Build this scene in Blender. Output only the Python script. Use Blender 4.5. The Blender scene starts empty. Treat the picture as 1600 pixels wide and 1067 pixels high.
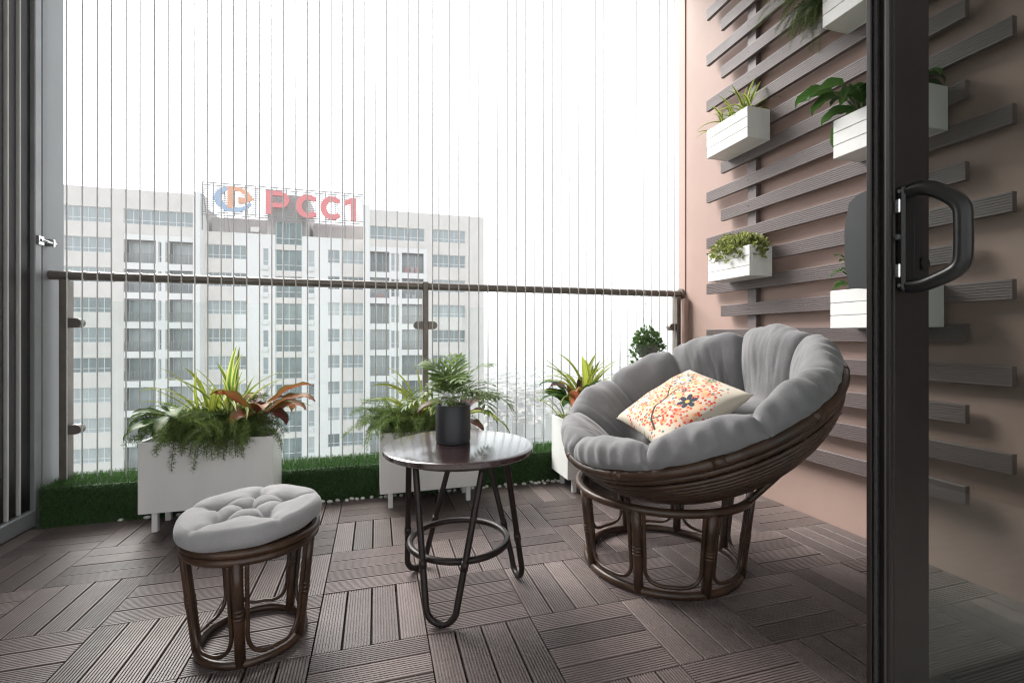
import bpy, math, random
from mathutils import Vector, Matrix, noise as mnoise
R = math.radians
PI = math.pi
random.seed(7)
scene = bpy.context.scene
COL = scene.collection

# ------------------------------------------------------------------ camera
cam_d = bpy.data.cameras.new('camera'); cam = bpy.data.objects.new('camera', cam_d); COL.objects.link(cam)
cam.location = (0, 0, 0.827); cam.rotation_euler = (PI/2, 0, -0.2828)
cam_d.sensor_width = 36; cam_d.lens = 16.46; cam_d.shift_y = -0.0042
cam_d.clip_start = 0.02; cam_d.clip_end = 20000
scene.camera = cam
# ------------------------------------------------------------------ sky, sun, exposure
SUN_EL, SUN_AZ = 46, -34          # azimuth from +Y towards +X (degrees): the sun stands front-left behind cloud
world = bpy.data.worlds.new('World'); scene.world = world; world.use_nodes = True
wn = world.node_tree; wn.nodes.clear()
sky = wn.nodes.new('ShaderNodeTexSky'); sky.sky_type = 'NISHITA'; sky.sun_disc = False
sky.sun_elevation = R(SUN_EL); sky.sun_rotation = R(SUN_AZ)
sky.air_density = 1.2; sky.dust_density = 1.0; sky.ozone_density = 1.0
hs = wn.nodes.new('ShaderNodeHueSaturation'); hs.inputs['Saturation'].default_value = 0.16
bg = wn.nodes.new('ShaderNodeBackground'); bg.inputs['Strength'].default_value = 0.054
wo = wn.nodes.new('ShaderNodeOutputWorld')
wn.links.new(sky.outputs[0], hs.inputs['Color']); wn.links.new(hs.outputs[0], bg.inputs[0]); wn.links.new(bg.outputs[0], wo.inputs[0])
sun_d = bpy.data.lights.new('sun', 'SUN'); sun_d.energy = 1.5; sun_d.angle = R(40); sun_d.color = (1, .97, .93)
sun = bpy.data.objects.new('sun', sun_d); COL.objects.link(sun)
sdir = Vector((math.sin(R(SUN_AZ))*math.cos(R(SUN_EL)), math.cos(R(SUN_AZ))*math.cos(R(SUN_EL)), math.sin(R(SUN_EL))))
sun.rotation_euler = sdir.to_track_quat('Z', 'Y').to_euler(); sun.location = (-8, 12, 20)
vs = scene.view_settings
vs.view_transform = 'Standard'; vs.look = 'None'; vs.gamma = 1; vs.use_curve_mapping = False; vs.exposure = 2.68
cy = scene.cycles
cy.use_denoising = True; cy.filter_width = 1.2; cy.max_bounces = 10; cy.diffuse_bounces = 5; cy.glossy_bounces = 4; cy.transmission_bounces = 8
cy.transparent_max_bounces = 24; cy.volume_bounces = 1; cy.sample_clamp_indirect = 6; cy.caustics_reflective = False; cy.caustics_refractive = False

# ------------------------------------------------------------------ materials
def new_mat(name):
    m = bpy.data.materials.new(name); m.use_nodes = True
    nt = m.node_tree; b = nt.nodes['Principled BSDF']
    return m, nt, b
def mixcol(nt, fac, a, b, blend='MIX'):
    n = nt.nodes.new('ShaderNodeMix'); n.data_type = 'RGBA'; n.blend_type = blend
    for idx, val in ((0, fac), (6, a), (7, b)):
        if hasattr(val, 'is_linked') or hasattr(val, 'links'): nt.links.new(val, n.inputs[idx])
        elif idx: n.inputs[idx].default_value = (*val, 1)
        else: n.inputs[idx].default_value = val
    return n.outputs[2]
def math_n(nt, op, a, b=None, c=None, clamp=False):
    n = nt.nodes.new('ShaderNodeMath'); n.operation = op; n.use_clamp = clamp
    for i, v in enumerate((a, b, c)):
        if v is None: continue
        if hasattr(v, 'links'): nt.links.new(v, n.inputs[i])
        else: n.inputs[i].default_value = v
    return n.outputs[0]
def noise(nt, scale, detail=4, stretch=None, coord='Object', rough=.55):
    tc = nt.nodes.new('ShaderNodeTexCoord'); src = tc.outputs[coord]
    if stretch:
        mp = nt.nodes.new('ShaderNodeMapping'); mp.inputs['Scale'].default_value = stretch
        nt.links.new(src, mp.inputs[0]); src = mp.outputs[0]
    n = nt.nodes.new('ShaderNodeTexNoise'); n.inputs['Scale'].default_value = scale; n.inputs['Detail'].default_value = detail
    n.inputs['Roughness'].default_value = rough
    nt.links.new(src, n.inputs['Vector'])
    return n.outputs['Fac']
def ramp(nt, fac, stops):
    n = nt.nodes.new('ShaderNodeValToRGB'); nt.links.new(fac, n.inputs[0])
    e = n.color_ramp.elements
    while len(e) < len(stops): e.new(.5)
    for i, (p, c) in enumerate(stops):
        e[i].position = p; e[i].color = (*c, 1) if len(c) == 3 else c
    return n.outputs[0]
def add_bump(nt, b, h, strength=.3, dist=.002):
    bp = nt.nodes.new('ShaderNodeBump'); bp.inputs['Strength'].default_value = strength; bp.inputs['Distance'].default_value = dist
    nt.links.new(h, bp.inputs['Height']); nt.links.new(bp.outputs[0], b.inputs['Normal'])
def mat(name, col, rough=.5, var=.12, scale=8, metal=0, bump=0, bscale=60, stretch=None, rnd=0, spec=.5, coat=0, rvar=0):
    m, nt, b = new_mat(name)
    n = noise(nt, scale, 5, stretch)
    lo = tuple(max(0, c*(1-var)) for c in col); hi = tuple(min(1, c*(1+var)) for c in col)
    c = ramp(nt, n, [(.3, lo), (.7, hi)])
    if rnd:
        oi = nt.nodes.new('ShaderNodeObjectInfo')
        f = math_n(nt, 'MULTIPLY_ADD', oi.outputs['Random'], 2*rnd, 1-rnd)
        hv = nt.nodes.new('ShaderNodeHueSaturation'); nt.links.new(f, hv.inputs['Value']); nt.links.new(c, hv.inputs['Color'])
        hv.inputs['Fac'].default_value = 1
        c = hv.outputs[0]
    nt.links.new(c, b.inputs['Base Color'])
    b.inputs['Roughness'].default_value = rough; b.inputs['Metallic'].default_value = metal
    b.inputs['Specular IOR Level'].default_value = spec; b.inputs['Coat Weight'].default_value = coat
    b.inputs['Coat Roughness'].default_value = .12
    if rvar:
        n2 = noise(nt, scale*2.3, 4)
        nt.links.new(math_n(nt, 'MULTIPLY_ADD', n2, 2*rvar, rough-rvar), b.inputs['Roughness'])
    if bump:
        add_bump(nt, b, noise(nt, bscale, 5, stretch), bump)
    return m
def glass(name, tint, refl_rough=.02, ior=1.45):
    m, nt, b = new_mat(name); nt.nodes.remove(b)
    out = nt.nodes['Material Output']
    t = nt.nodes.new('ShaderNodeBsdfTransparent'); t.inputs[0].default_value = (*tint, 1)
    g = nt.nodes.new('ShaderNodeBsdfGlossy'); g.inputs['Roughness'].default_value = refl_rough
    lw = nt.nodes.new('ShaderNodeLayerWeight'); f5 = math_n(nt, 'POWER', lw.outputs['Facing'], 5.0)
    lw.inputs[0].default_value = .5
    mx = nt.nodes.new('ShaderNodeMixShader')
    nt.links.new(math_n(nt, 'MULTIPLY_ADD', f5, .92, .035), mx.inputs[0]); nt.links.new(t.outputs[0], mx.inputs[1]); nt.links.new(g.outputs[0], mx.inputs[2])
    nt.links.new(mx.outputs[0], out.inputs[0])
    return m
M = {}
M['plank'] = mat('plank_composite', (.168, .133, .126), .46, .26, 5, bump=.25, bscale=140, stretch=(1, 1, 1), rnd=.28, rvar=.12, spec=.38)
M['tilebase'] = mat('black_plastic', (.012, .012, .012), .7, .1)
M['slab'] = mat('concrete', (.3, .29, .28), .85, .15, 6, bump=.3)
M['wallpink'] = mat('pink_painted_plaster', (.41, .285, .245), .62, .09, 1.6, bump=.12, bscale=90, spec=.35)
M['wallgrey'] = mat('grey_painted_wall', (.30, .31, .32), .55, .06, 3, bump=.08)
M['white_room'] = mat('room_plaster', (.78, .76, .73), .7, .04, 2)
M['roomdark'] = mat('dark_wall_for_reflection', (.07, .05, .04), .6, .25, 3, stretch=(1, 6, .3))  # made-up dark finish for an unseen wall, keeps the door glass reflection dark
M['ceil'] = mat('white_soffit_paint', (.82, .82, .8), .7, .04, 2)
M['roomfloor'] = mat('room_floor_tile', (.7, .67, .63), .3, .2, 4, stretch=(1, 8, 1))
M['shutter'] = mat('dark_brown_coated_metal', (.014, .011, .0105), .42, .2, 5, rvar=.08, spec=.25)
M['alu'] = mat('light_aluminium', (.6, .61, .62), .35, .08, 8, metal=.6)
M['greymetal'] = mat('grey_coated_metal', (.3, .31, .315), .45, .1, 6, metal=.3, rvar=.1)
M['seam'] = mat('pale_seam_metal', (.5, .49, .48), .5, .08, 8)
M['chrome'] = mat('chrome', (.75, .75, .75), .16, .05, 9, metal=1)
M['rail'] = mat('bronze_metal', (.17, .145, .125), .40, .2, 12, metal=.4, rvar=.1)
M['wire'] = mat('nylon_coated_cable', (.78, .78, .78), .5, .05, 50)
M['railglass'] = glass('clear_glass', (.965, .985, .98))
M['doorglass'] = glass('tinted_door_glass', (.74, .775, .76), .03, 1.5)
M['doorframe'] = mat('dark_brown_door_metal', (.012, .0085, .0078), .42, .2, 7, rvar=.07, spec=.25)
M['rubber'] = mat('black_brush_seal', (.014, .013, .013), .85, .5, 160, bump=.8, bscale=400)
M['handleblk'] = mat('black_handle_plastic', (.007, .0065, .0065), .34, .2, 20, spec=.35)
M['greyplastic'] = mat('grey_handle_plastic', (.035, .037, .04), .5, .1, 20, bump=.1, bscale=300)
M['whitepaint'] = mat('white_powder_paint', (.80, .79, .77), .42, .05, 3.5, rvar=.06, stretch=(2.2, 2.2, .5))
M['soil'] = mat('soil', (.035, .024, .016), .95, .5, 60, bump=1, bscale=120)
M['pebble'] = mat('white_pebble', (.72, .71, .68), .6, .1, 30, rnd=.12)
M['slat'] = mat('grey_brown_composite_slat', (.155, .122, .118), .5, .18, 6, bump=.5, bscale=60, stretch=(1, .02, 1), rnd=.1, rvar=.08)
M['screw'] = mat('dark_screw', (.05, .045, .04), .4, .1, metal=.8)
M['rattan'] = mat('brown_lacquered_rattan', (.046, .023, .013), .38, .5, 14, bump=.3, bscale=45, rvar=.1, coat=.05, spec=.45)
M['tablewood'] = mat('dark_brown_lacquer_tube', (.016, .010, .009), .42, .3, 20, rvar=.08, spec=.3)
M['tabletop'] = mat('dark_lacquered_top', (.042, .023, .024), .16, .35, 26, rvar=.06, spec=.6, coat=.5)
M['pot'] = mat('charcoal_ceramic', (.022, .022, .026), .5, .1, 30, rvar=.05)
M['steel'] = mat('hanger_steel', (.25, .25, .25), .4, .1, 10, metal=.8)
M['basket'] = mat('grey_plastic_basket', (.2, .2, .19), .6, .1)
# upholstery
m, nt, b = new_mat('grey_woven_cotton')
n1 = noise(nt, 9, 4); n2 = noise(nt, 420, 2)
c = ramp(nt, n1, [(.3, (.165, .162, .168)), (.7, (.21, .206, .212))])
c = mixcol(nt, math_n(nt, 'MULTIPLY', n2, .35), c, (.14, .137, .14))
nt.links.new(c, b.inputs['Base Color']); b.inputs['Roughness'].default_value = .92; b.inputs['Specular IOR Level'].default_value = .2
b.inputs['Sheen Weight'].default_value = .25; b.inputs['Sheen Roughness'].default_value = .5
bp = nt.nodes.new('ShaderNodeBump'); bp.inputs['Strength'].default_value = .35; bp.inputs['Distance'].default_value = .006
nt.links.new(noise(nt, 22, 5, rough=.6), bp.inputs['Height'])
bp2 = nt.nodes.new('ShaderNodeBump'); bp2.inputs['Strength'].default_value = .4; bp2.inputs['Distance'].default_value = .001
nt.links.new(n2, bp2.inputs['Height']); nt.links.new(bp.outputs[0], bp2.inputs['Normal']); nt.links.new(bp2.outputs[0], b.inputs['Normal'])
M['cotton'] = m
m2 = m.copy(); m2.name = 'pale_grey_cotton'; M['cotton_pale'] = m2
for nd in m2.node_tree.nodes:
    if nd.type == 'VALTORGB': nd.color_ramp.elements[0].color = (.27, .263, .268, 1); nd.color_ramp.elements[1].color = (.34, .332, .337, 1)

# leaves
def leaf_mat(name, stops, axis='across', rough=.4, rnd=.2, transl=.3, vein=0, mottle=None):
    """colour from the leaf's own UV: u along the blade, v across it (0..1)"""
    m, nt, b = new_mat(name)
    uv = nt.nodes.new('ShaderNodeUVMap'); sp = nt.nodes.new('ShaderNodeSeparateXYZ'); nt.links.new(uv.outputs[0], sp.inputs[0])
    d = math_n(nt, 'ABSOLUTE', math_n(nt, 'MULTIPLY_ADD', sp.outputs[1], 2, -1))
    f = d if axis == 'across' else sp.outputs[0]
    if mottle:
        f = math_n(nt, 'ADD', f, math_n(nt, 'MULTIPLY_ADD', noise(nt, mottle[0], 4), mottle[1], -mottle[1]/2), clamp=True)
    c = ramp(nt, f, stops)
    if vein:
        w = math_n(nt, 'SINE', math_n(nt, 'MULTIPLY', math_n(nt, 'SUBTRACT', sp.outputs[0], math_n(nt, 'MULTIPLY', d, .18)), 70))
        c = mixcol(nt, math_n(nt, 'MULTIPLY', math_n(nt, 'GREATER_THAN', w, .8), vein), c, stops[0][1])
    oi = nt.nodes.new('ShaderNodeObjectInfo')
    hv = nt.nodes.new('ShaderNodeHueSaturation'); nt.links.new(c, hv.inputs['Color'])
    nt.links.new(math_n(nt, 'MULTIPLY_ADD', oi.outputs['Random'], 2*rnd, 1-rnd), hv.inputs['Value'])
    at = nt.nodes.new('ShaderNodeAttribute'); at.attribute_name = 'tone'
    c2 = mixcol(nt, 1.0, hv.outputs[0], at.outputs[0], 'MULTIPLY')
    b.inputs['Roughness'].default_value = min(.7, rough+.15); b.inputs['Specular IOR Level'].default_value = .28
    nt.links.new(c2, b.inputs['Base Color'])
    tr = nt.nodes.new('ShaderNodeBsdfTranslucent'); nt.links.new(c2, tr.inputs[0])
    mx = nt.nodes.new('ShaderNodeMixShader'); mx.inputs[0].default_value = transl
    nt.links.new(b.outputs[0], mx.inputs[1]); nt.links.new(tr.outputs[0], mx.inputs[2])
    nt.links.new(mx.outputs[0], nt.nodes['Material Output'].inputs[0])
    return m
M['spider'] = leaf_mat('variegated_blade', [(0, (.10, .19, .035)), (.42, (.15, .25, .05)), (.55, (.46, .46, .14)), (1, (.50, .50, .17))], transl=.4)
M['spider_yellow'] = leaf_mat('yellow_green_blade', [(0, (.26, .31, .05)), (.4, (.36, .37, .06)), (.6, (.16, .25, .04)), (1, (.42, .40, .08))], transl=.45)
M['croton'] = leaf_mat('bronze_croton_leaf', [(0, (.42, .09, .06)), (.15, (.34, .12, .05)), (.6, (.24, .13, .035)), (1, (.12, .13, .03))], vein=.6, rough=.3, mottle=(25, .5))
M['croton_dark'] = leaf_mat('dark_maroon_leaf', [(0, (.2, .03, .04)), (.3, (.07, .03, .025)), (1, (.06, .055, .025))], vein=.4, rough=.3)
M['aglao'] = leaf_mat('cream_green_broad_leaf', [(0, (.34, .40, .17)), (.3, (.22, .30, .10)), (.6, (.09, .17, .04)), (1, (.05, .12, .03))], mottle=(60, 1.1), rough=.35)
M['broad'] = leaf_mat('dark_green_glossy_leaf', [(0, (.13, .24, .05)), (.1, (.055, .13, .03)), (1, (.045, .11, .022))], rough=.25, vein=.2)
M['fern'] = leaf_mat('fine_green_fern', [(0, (.16, .235, .06)), (1, (.185, .27, .07))], rough=.5, transl=.45)
M['palm'] = leaf_mat('palm_leaflet', [(0, (.24, .30, .12)), (.3, (.13, .20, .06)), (1, (.11, .18, .05))], rough=.35)
M['yellowgreen'] = leaf_mat('cream_yellow_small_leaf', [(0, (.2, .28, .06)), (.35, (.32, .38, .1)), (.6, (.62, .6, .28)), (1, (.62, .6, .3))], rough=.4)
M['smallgreen'] = leaf_mat('small_oval_green_leaf', [(0, (.10, .18, .05)), (.6, (.07, .15, .035)), (1, (.2, .26, .1))], rough=.35)
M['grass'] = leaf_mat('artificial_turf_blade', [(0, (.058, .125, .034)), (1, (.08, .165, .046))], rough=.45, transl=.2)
M['turfbase'] = mat('turf_backing', (.02, .05, .014), .9, .4, 60)
M['stem'] = mat('green_stem', (.10, .13, .04), .5, .3, 30)
M['stembrown'] = mat('brown_stem', (.12, .085, .05), .6, .3, 30)
# far things
M['bwall'] = mat('beige_render', (.76, .73, .70), .8, .06, .5)
M['bwhite'] = mat('white_render', (.86, .86, .85), .8, .02, .2)
M['bgrey'] = mat('grey_taupe_render', (.50, .47, .46), .8, .05, .3)
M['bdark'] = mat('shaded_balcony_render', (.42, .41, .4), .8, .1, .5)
M['bframe'] = mat('white_window_frame', (.78, .79, .79), .5, .02, 1)
m, nt, b = new_mat('window_pane')
oi = nt.nodes.new('ShaderNodeObjectInfo')
c = ramp(nt, oi.outputs['Random'], [(0, (.16, .2, .215)), (.3, (.34, .4, .42)), (.6, (.5, .56, .58)), (1, (.66, .7, .7))])
nz = noise(nt, 1.3, 2, (4, 1, .4))
c = mixcol(nt, math_n(nt, 'MULTIPLY', nz, .5), c, (.14, .17, .18))
nt.links.new(c, b.inputs['Base Color']); b.inputs['Roughness'].default_value = .12
M['pane'] = m
M['stairglass'] = mat('teal_stair_glazing', (.17, .235, .24), .12, .35, .6)
M['signred'] = mat('red_sign_letter', (.78, .24, .25), .5, .04, 1)
M['signorange'] = mat('orange_sign_emblem', (.82, .42, .27), .5, .04, 1)
M['signblue'] = mat('blue_sign_emblem', (.38, .5, .68), .5, .04, 1)
M['signsteel'] = mat('sign_frame_steel', (.3, .3, .3), .5, .1, 1, metal=.4)
M['ground'] = mat('far_ground', (.10, .11, .10), .9, .35, .02)
M['house'] = mat('town_house', (.30, .30, .30), .8, .5, .02, rnd=.6)
M['houseroof'] = mat('town_roof', (.15, .13, .125), .8, .4, .02, rnd=.6)

# ------------------------------------------------------------------ mesh helpers
def tag(o, label=None, cat=None, group=None, kind=None):
    if label: o['label'] = label
    if cat: o['category'] = cat
    if group: o['group'] = group
    if kind: o['kind'] = kind
    return o
def link(name, data, parent=None, loc=None, rot=None, scale=None):
    o = bpy.data.objects.new(name, data); COL.objects.link(o)
    if parent is not None: o.parent = parent
    if loc is not None: o.location = loc
    if rot is not None: o.rotation_euler = rot
    if scale is not None: o.scale = scale if hasattr(scale, '__len__') else (scale,)*3
    return o
def empty(name, loc=(0, 0, 0), rz=0, parent=None):
    o = link(name, None, parent, loc, (0, 0, rz)); o.empty_display_size = .05
    return o
class MB:
    def __init__(s): s.v = []; s.f = []; s.uv = {}; s.mi = []; s.tone = []
    def add(s, vs, fs, mi=0):
        k = len(s.v); s.v += [tuple(p) for p in vs]; s.f += [tuple(i+k for i in f) for f in fs]; s.mi += [mi]*len(fs); return s
    def box(s, x0, x1, y0, y1, z0, z1, mi=0):
        return s.add([(x0, y0, z0), (x1, y0, z0), (x1, y1, z0), (x0, y1, z0), (x0, y0, z1), (x1, y0, z1), (x1, y1, z1), (x0, y1, z1)],
              [(0, 3, 2, 1), (4, 5, 6, 7), (0, 1, 5, 4), (1, 2, 6, 5), (2, 3, 7, 6), (3, 0, 4, 7)], mi)
    def bbox(s, x0, x1, y0, y1, z0, z1, b=.002, mi=0):
        """box with chamfered edges"""
        cx = [(x0, x0+b, x1-b, x1), (y0, y0+b, y1-b, y1), (z0, z0+b, z1-b, z1)]
        vs = []; idx = {}
        for sx in (0, 1):
            for sy in (0, 1):
                for sz in (0, 1):
                    o = [cx[0][3*sx], cx[1][3*sy], cx[2][3*sz]]; i = [cx[0][1+sx], cx[1][1+sy], cx[2][1+sz]]
                    for a in range(3):
                        p = list(i); p[a] = o[a]; idx[(sx, sy, sz, a)] = len(vs); vs.append(tuple(p))
        fs = []
        def q(*k): fs.append([idx[i] for i in k])
        for sgn in (0, 1):
            q((sgn,0,0,0),(sgn,1,0,0),(sgn,1,1,0),(sgn,0,1,0)); q((0,sgn,0,1),(1,sgn,0,1),(1,sgn,1,1),(0,sgn,1,1)); q((0,0,sgn,2),(1,0,sgn,2),(1,1,sgn,2),(0,1,sgn,2))
        for a in (0, 1):
            for c in (0, 1):
                q((a,c,0,0),(a,c,1,0),(a,c,1,1),(a,c,0,1)); q((a,0,c,0),(a,1,c,0),(a,1,c,2),(a,0,c,2)); q((0,a,c,1),(1,a,c,1),(1,a,c,2),(0,a,c,2))
        for a in (0, 1):
            for c in (0, 1):
                for d in (0, 1): fs.append([idx[(a,c,d,0)], idx[(a,c,d,1)], idx[(a,c,d,2)]])
        return s.add(vs, fs, mi)
    def tube(s, pts, r, seg=8, closed=False, mi=0, caps=True):
        pts = [Vector(p) for p in pts]; n = len(pts)
        rs = r if hasattr(r, '__len__') else [r]*n
        tang = []
        for i in range(n):
            a = pts[(i-1) % n] if (closed or i > 0) else pts[i]; b = pts[(i+1) % n] if (closed or i < n-1) else pts[i]
            t = (b-a); tang.append(t.normalized() if t.length > 1e-9 else Vector((0, 0, 1)))
        up = Vector((0, 0, 1)) if abs(tang[0].z) < .9 else Vector((1, 0, 0))
        nrm = (up - tang[0]*up.dot(tang[0])).normalized()
        vs = []; 
        for i in range(n):
            nrm = (nrm - tang[i]*nrm.dot(tang[i]))
            nrm = nrm.normalized() if nrm.length > 1e-6 else tang[i].orthogonal().normalized()
            bn = tang[i].cross(nrm)
            for j in range(seg):
                a = 2*PI*j/seg; vs.append(pts[i] + (nrm*math.cos(a)+bn*math.sin(a))*rs[i])
        fs = []
        for i in range(n if closed else n-1):
            i2 = (i+1) % n
            for j in range(seg):
                j2 = (j+1) % seg; fs.append((i*seg+j, i*seg+j2, i2*seg+j2, i2*seg+j))
        if not closed and caps: fs += [tuple(range(seg))[::-1], tuple((n-1)*seg+j for j in range(seg))]
        return s.add(vs, fs, mi)
    def ring(s, c, rad, r, z=None, seg=64, ts=10):
        return s.tube([(c[0]+rad*math.cos(2*PI*i/seg), c[1]+rad*math.sin(2*PI*i/seg), c[2]) for i in range(seg)], r, ts, True)
    def lathe(s, prof, seg=48, c=(0, 0, 0)):
        k = len(prof); vs = []; fs = []
        for i in range(seg):
            a = 2*PI*i/seg
            for (r, z) in prof: vs.append((c[0]+r*math.cos(a), c[1]+r*math.sin(a), c[2]+z))
        for i in range(seg):
            i2 = (i+1) % seg
            for j in range(k-1): fs.append((i*k+j, i2*k+j, i2*k+j+1, i*k+j+1))
        return s.add(vs, fs)
    def mesh(s, name, mats, smooth=False, uvs=None, tones=None):
        me = bpy.data.meshes.new(name); me.from_pydata(s.v, [], s.f)
        for m_ in (mats if isinstance(mats, (list, tuple)) else [mats]): me.materials.append(m_)
        if any(s.mi): me.polygons.foreach_set('material_index', s.mi)
        if smooth: me.polygons.foreach_set('use_smooth', [True]*len(me.polygons))
        if uvs is not None:
            ul = me.uv_layers.new(name='UVMap')
            vi = [0]*len(me.loops); me.loops.foreach_get('vertex_index', vi)
            ul.data.foreach_set('uv', [q for i in vi for q in uvs[i]])
            ca = me.color_attributes.new('tone', 'FLOAT_COLOR', 'POINT')
            tt = tones if tones is not None else [1.0]*len(s.v)
            ca.data.foreach_set('color', [q for t in tt for q in (t, t, t, 1.0)])
        me.update(); return me
    def build(s, name, mats, parent=None, smooth=False, loc=None, rot=None):
        return link(name, s.mesh(name, mats, smooth), parent, loc, rot)
def autosmooth(o, deg=40):
    me = o.data; me.polygons.foreach_set('use_smooth', [True]*len(me.polygons))
    try: me.set_sharp_from_angle(angle=R(deg))
    except Exception: pass
    return o
def lerp(a, b, t): return a+(b-a)*t
def arcpts(pts, n=8):
    """Catmull-Rom through points"""
    P = [Vector(p) for p in pts]; out = []
    for i in range(len(P)-1):
        p0 = P[max(i-1, 0)]; p1 = P[i]; p2 = P[i+1]; p3 = P[min(i+2, len(P)-1)]
        for k in range(n):
            t = k/n
            out.append(.5*((2*p1)+(p2-p0)*t+(2*p0-5*p1+4*p2-p3)*t*t+(3*p1-p0-3*p2+p3)*t**3))
    out.append(P[-1]); return out

# ------------------------------------------------------------------ the setting
def struct(name, mb, m_, label=None, cat=None): 
    return tag(mb.build(name, m_), label, cat, kind='structure')
XL, XR = -1.44, 1.95
floor = struct('floor', MB().box(-1.7, 2.15, .45, 2.52, -.25, -.034), M['slab'])
struct('threshold', MB().box(-1.7, 1.95, .40, .712, -.033, .003), M['greymetal'])
struct('room_floor', MB().box(-3.2, 3.2, -2.6, .40, -.25, .0), M['roomfloor'])
struct('wall_right', MB().box(XR, XR+.2, .52, 2.70, -.25, 3.5), M['wallpink'])
struct('wall_corner_bead', MB().box(XR-.006, XR-.0005, 2.63, 2.694, .0, 3.3), M['wallpink'])
struct('wall_left_pier', MB().box(XL-.2, XL, 2.612, 2.76, -.25, 3.5), M['wallgrey'])
struct('ceiling', MB().box(-1.8, 2.15, .52, 2.76, 3.3, 3.5), M['ceil'])
struct('wall_over_door', MB().box(-3, 3, .40, .518, 2.95, 3.5), M['white_room'])
struct('wall_beside_door', MB().box(1.84, 3, .40, .518, 0.001, 2.949), M['white_room'])
struct('wall_beside_shutter', MB().box(-3, -1.46, .40, .518, 0.001, 2.949), M['white_room'])
mb = MB()
for x in (-3.0, -1.05, .95, 2.92): mb.box(x, x+.08, -2.6, -2.52, .0005, 2.7)
mb.box(-2.92, 2.92, -2.6, -2.52, .0005, .08)
struct('added_fill_opening_back', mb, M['whitepaint'])  # unseen open back behind the camera, added to let sky light fill in
mb = MB()
for y in (-2.5, -1.1, .31): mb.box(-3.1, -3.02, y, y+.08, .0005, 2.7)
struct('added_fill_opening_left', mb, M['whitepaint'])  # left side of the unseen room left open, added for more sky fill
struct('wall_room_right', MB().box(3.001, 3.2, -2.6, .40, 0, 2.95), M['roomdark'])
mb = MB()
for x in (-3.1, -1.55, 0, 1.55, 3.02): mb.box(x, x+.07, -2.6, .399, 2.90, 3.0)
mb.box(-3.1, 3.09, -2.6, -2.52, 2.701, 2.899)
struct('added_fill_roof_beams', mb, M['whitepaint'])  # beams of an invented glass roof, unseen, added for sky fill from behind
struct('ceiling_room', MB().box(-3.2, 3.2, -1.5, .399, 3.001, 3.1), M['ceil'])
struct('wall_left_outer', MB().box(XL-.2, XL-.065, .52, 2.611, -.25, 3.5), M['wallgrey'])

# ---- deck tiles: floor > deck_tile > plank
PW, GAP = .0702, .0053
_pl = {}
def plank_mesh(L, W):
    key = (round(L, 3), round(W, 3))
    if key in _pl: return _pl[key]
    n = max(2, int(round(W/.0078))); p = W/n; prof = [(0, -.02), (0, -.001), (.001, 0)]
    for i in range(n):
        x = i*p
        if i: prof += [(x-.0016, 0), (x-.0012, -.003), (x+.0012, -.003), (x+.0016, 0)]
    prof += [(W-.001, 0), (W, -.001), (W, -.02)]
    k = len(prof); mb = MB()
    vs = [(x, y, z) for y in (0, L) for (x, z) in prof]
    fs = [(i, i+1, k+i+1, k+i) for i in range(k-1)] + [tuple(range(k))[::-1], tuple(range(k, 2*k))]
    mb.add(vs, fs); me = mb.mesh('plank', M['plank']); _pl[key] = me
    return me
TX0, TY0, TS = -.162, 1.617, .3
rest = MB()
for i in range(-5, 7):
    for j in range(-3, 3):
        x0 = TX0+TS*i+.002; x1 = x0+TS-.004; y1 = TY0-TS*j-.002; y0 = y1-TS+.004
        cx0 = max(x0, XL+.004); cx1 = min(x1, XR-.004)
        if cx1-cx0 < .03: continue
        cxm, cym = (x0+x1)/2, (y0+y1)/2
        seen = cym > 1.17-.294*cxm-.33
        t = None
        if seen:
            t = link('deck_tile', MB().box(cx0, cx1, y0, y1, -.0335, -.0201).mesh('deck_tile', M['tilebase']), floor)
        along_y = (i+j) % 2 == 0
        for k in range(4):
            o = k*(PW+GAP)
            if along_y:
                a = max(x0+o, cx0); b_ = min(x0+o+PW, cx1)
                if b_-a < .012: continue
                W, L, loc, rz = b_-a, TS-.004, (a, y0, 0), 0
            else:
                W, L, loc, rz = PW, cx1-cx0, (cx0, y0+o+PW, 0), -PI/2
            dz = random.uniform(-.0008, .0006)
            if seen: link('plank', plank_mesh(L, W), t, (loc[0], loc[1], dz), (random.uniform(-.001, .001), 0, rz+random.uniform(-.0015, .0015)))
            else:
                if along_y: rest.box(a, b_, y0, y0+L, -.02, 0)
                else: rest.box(cx0, cx1, y0+o, y0+o+PW, -.02, 0)
if rest.v: tag(rest.build('deck_planks', M['plank'], floor), kind='stuff')

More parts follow.
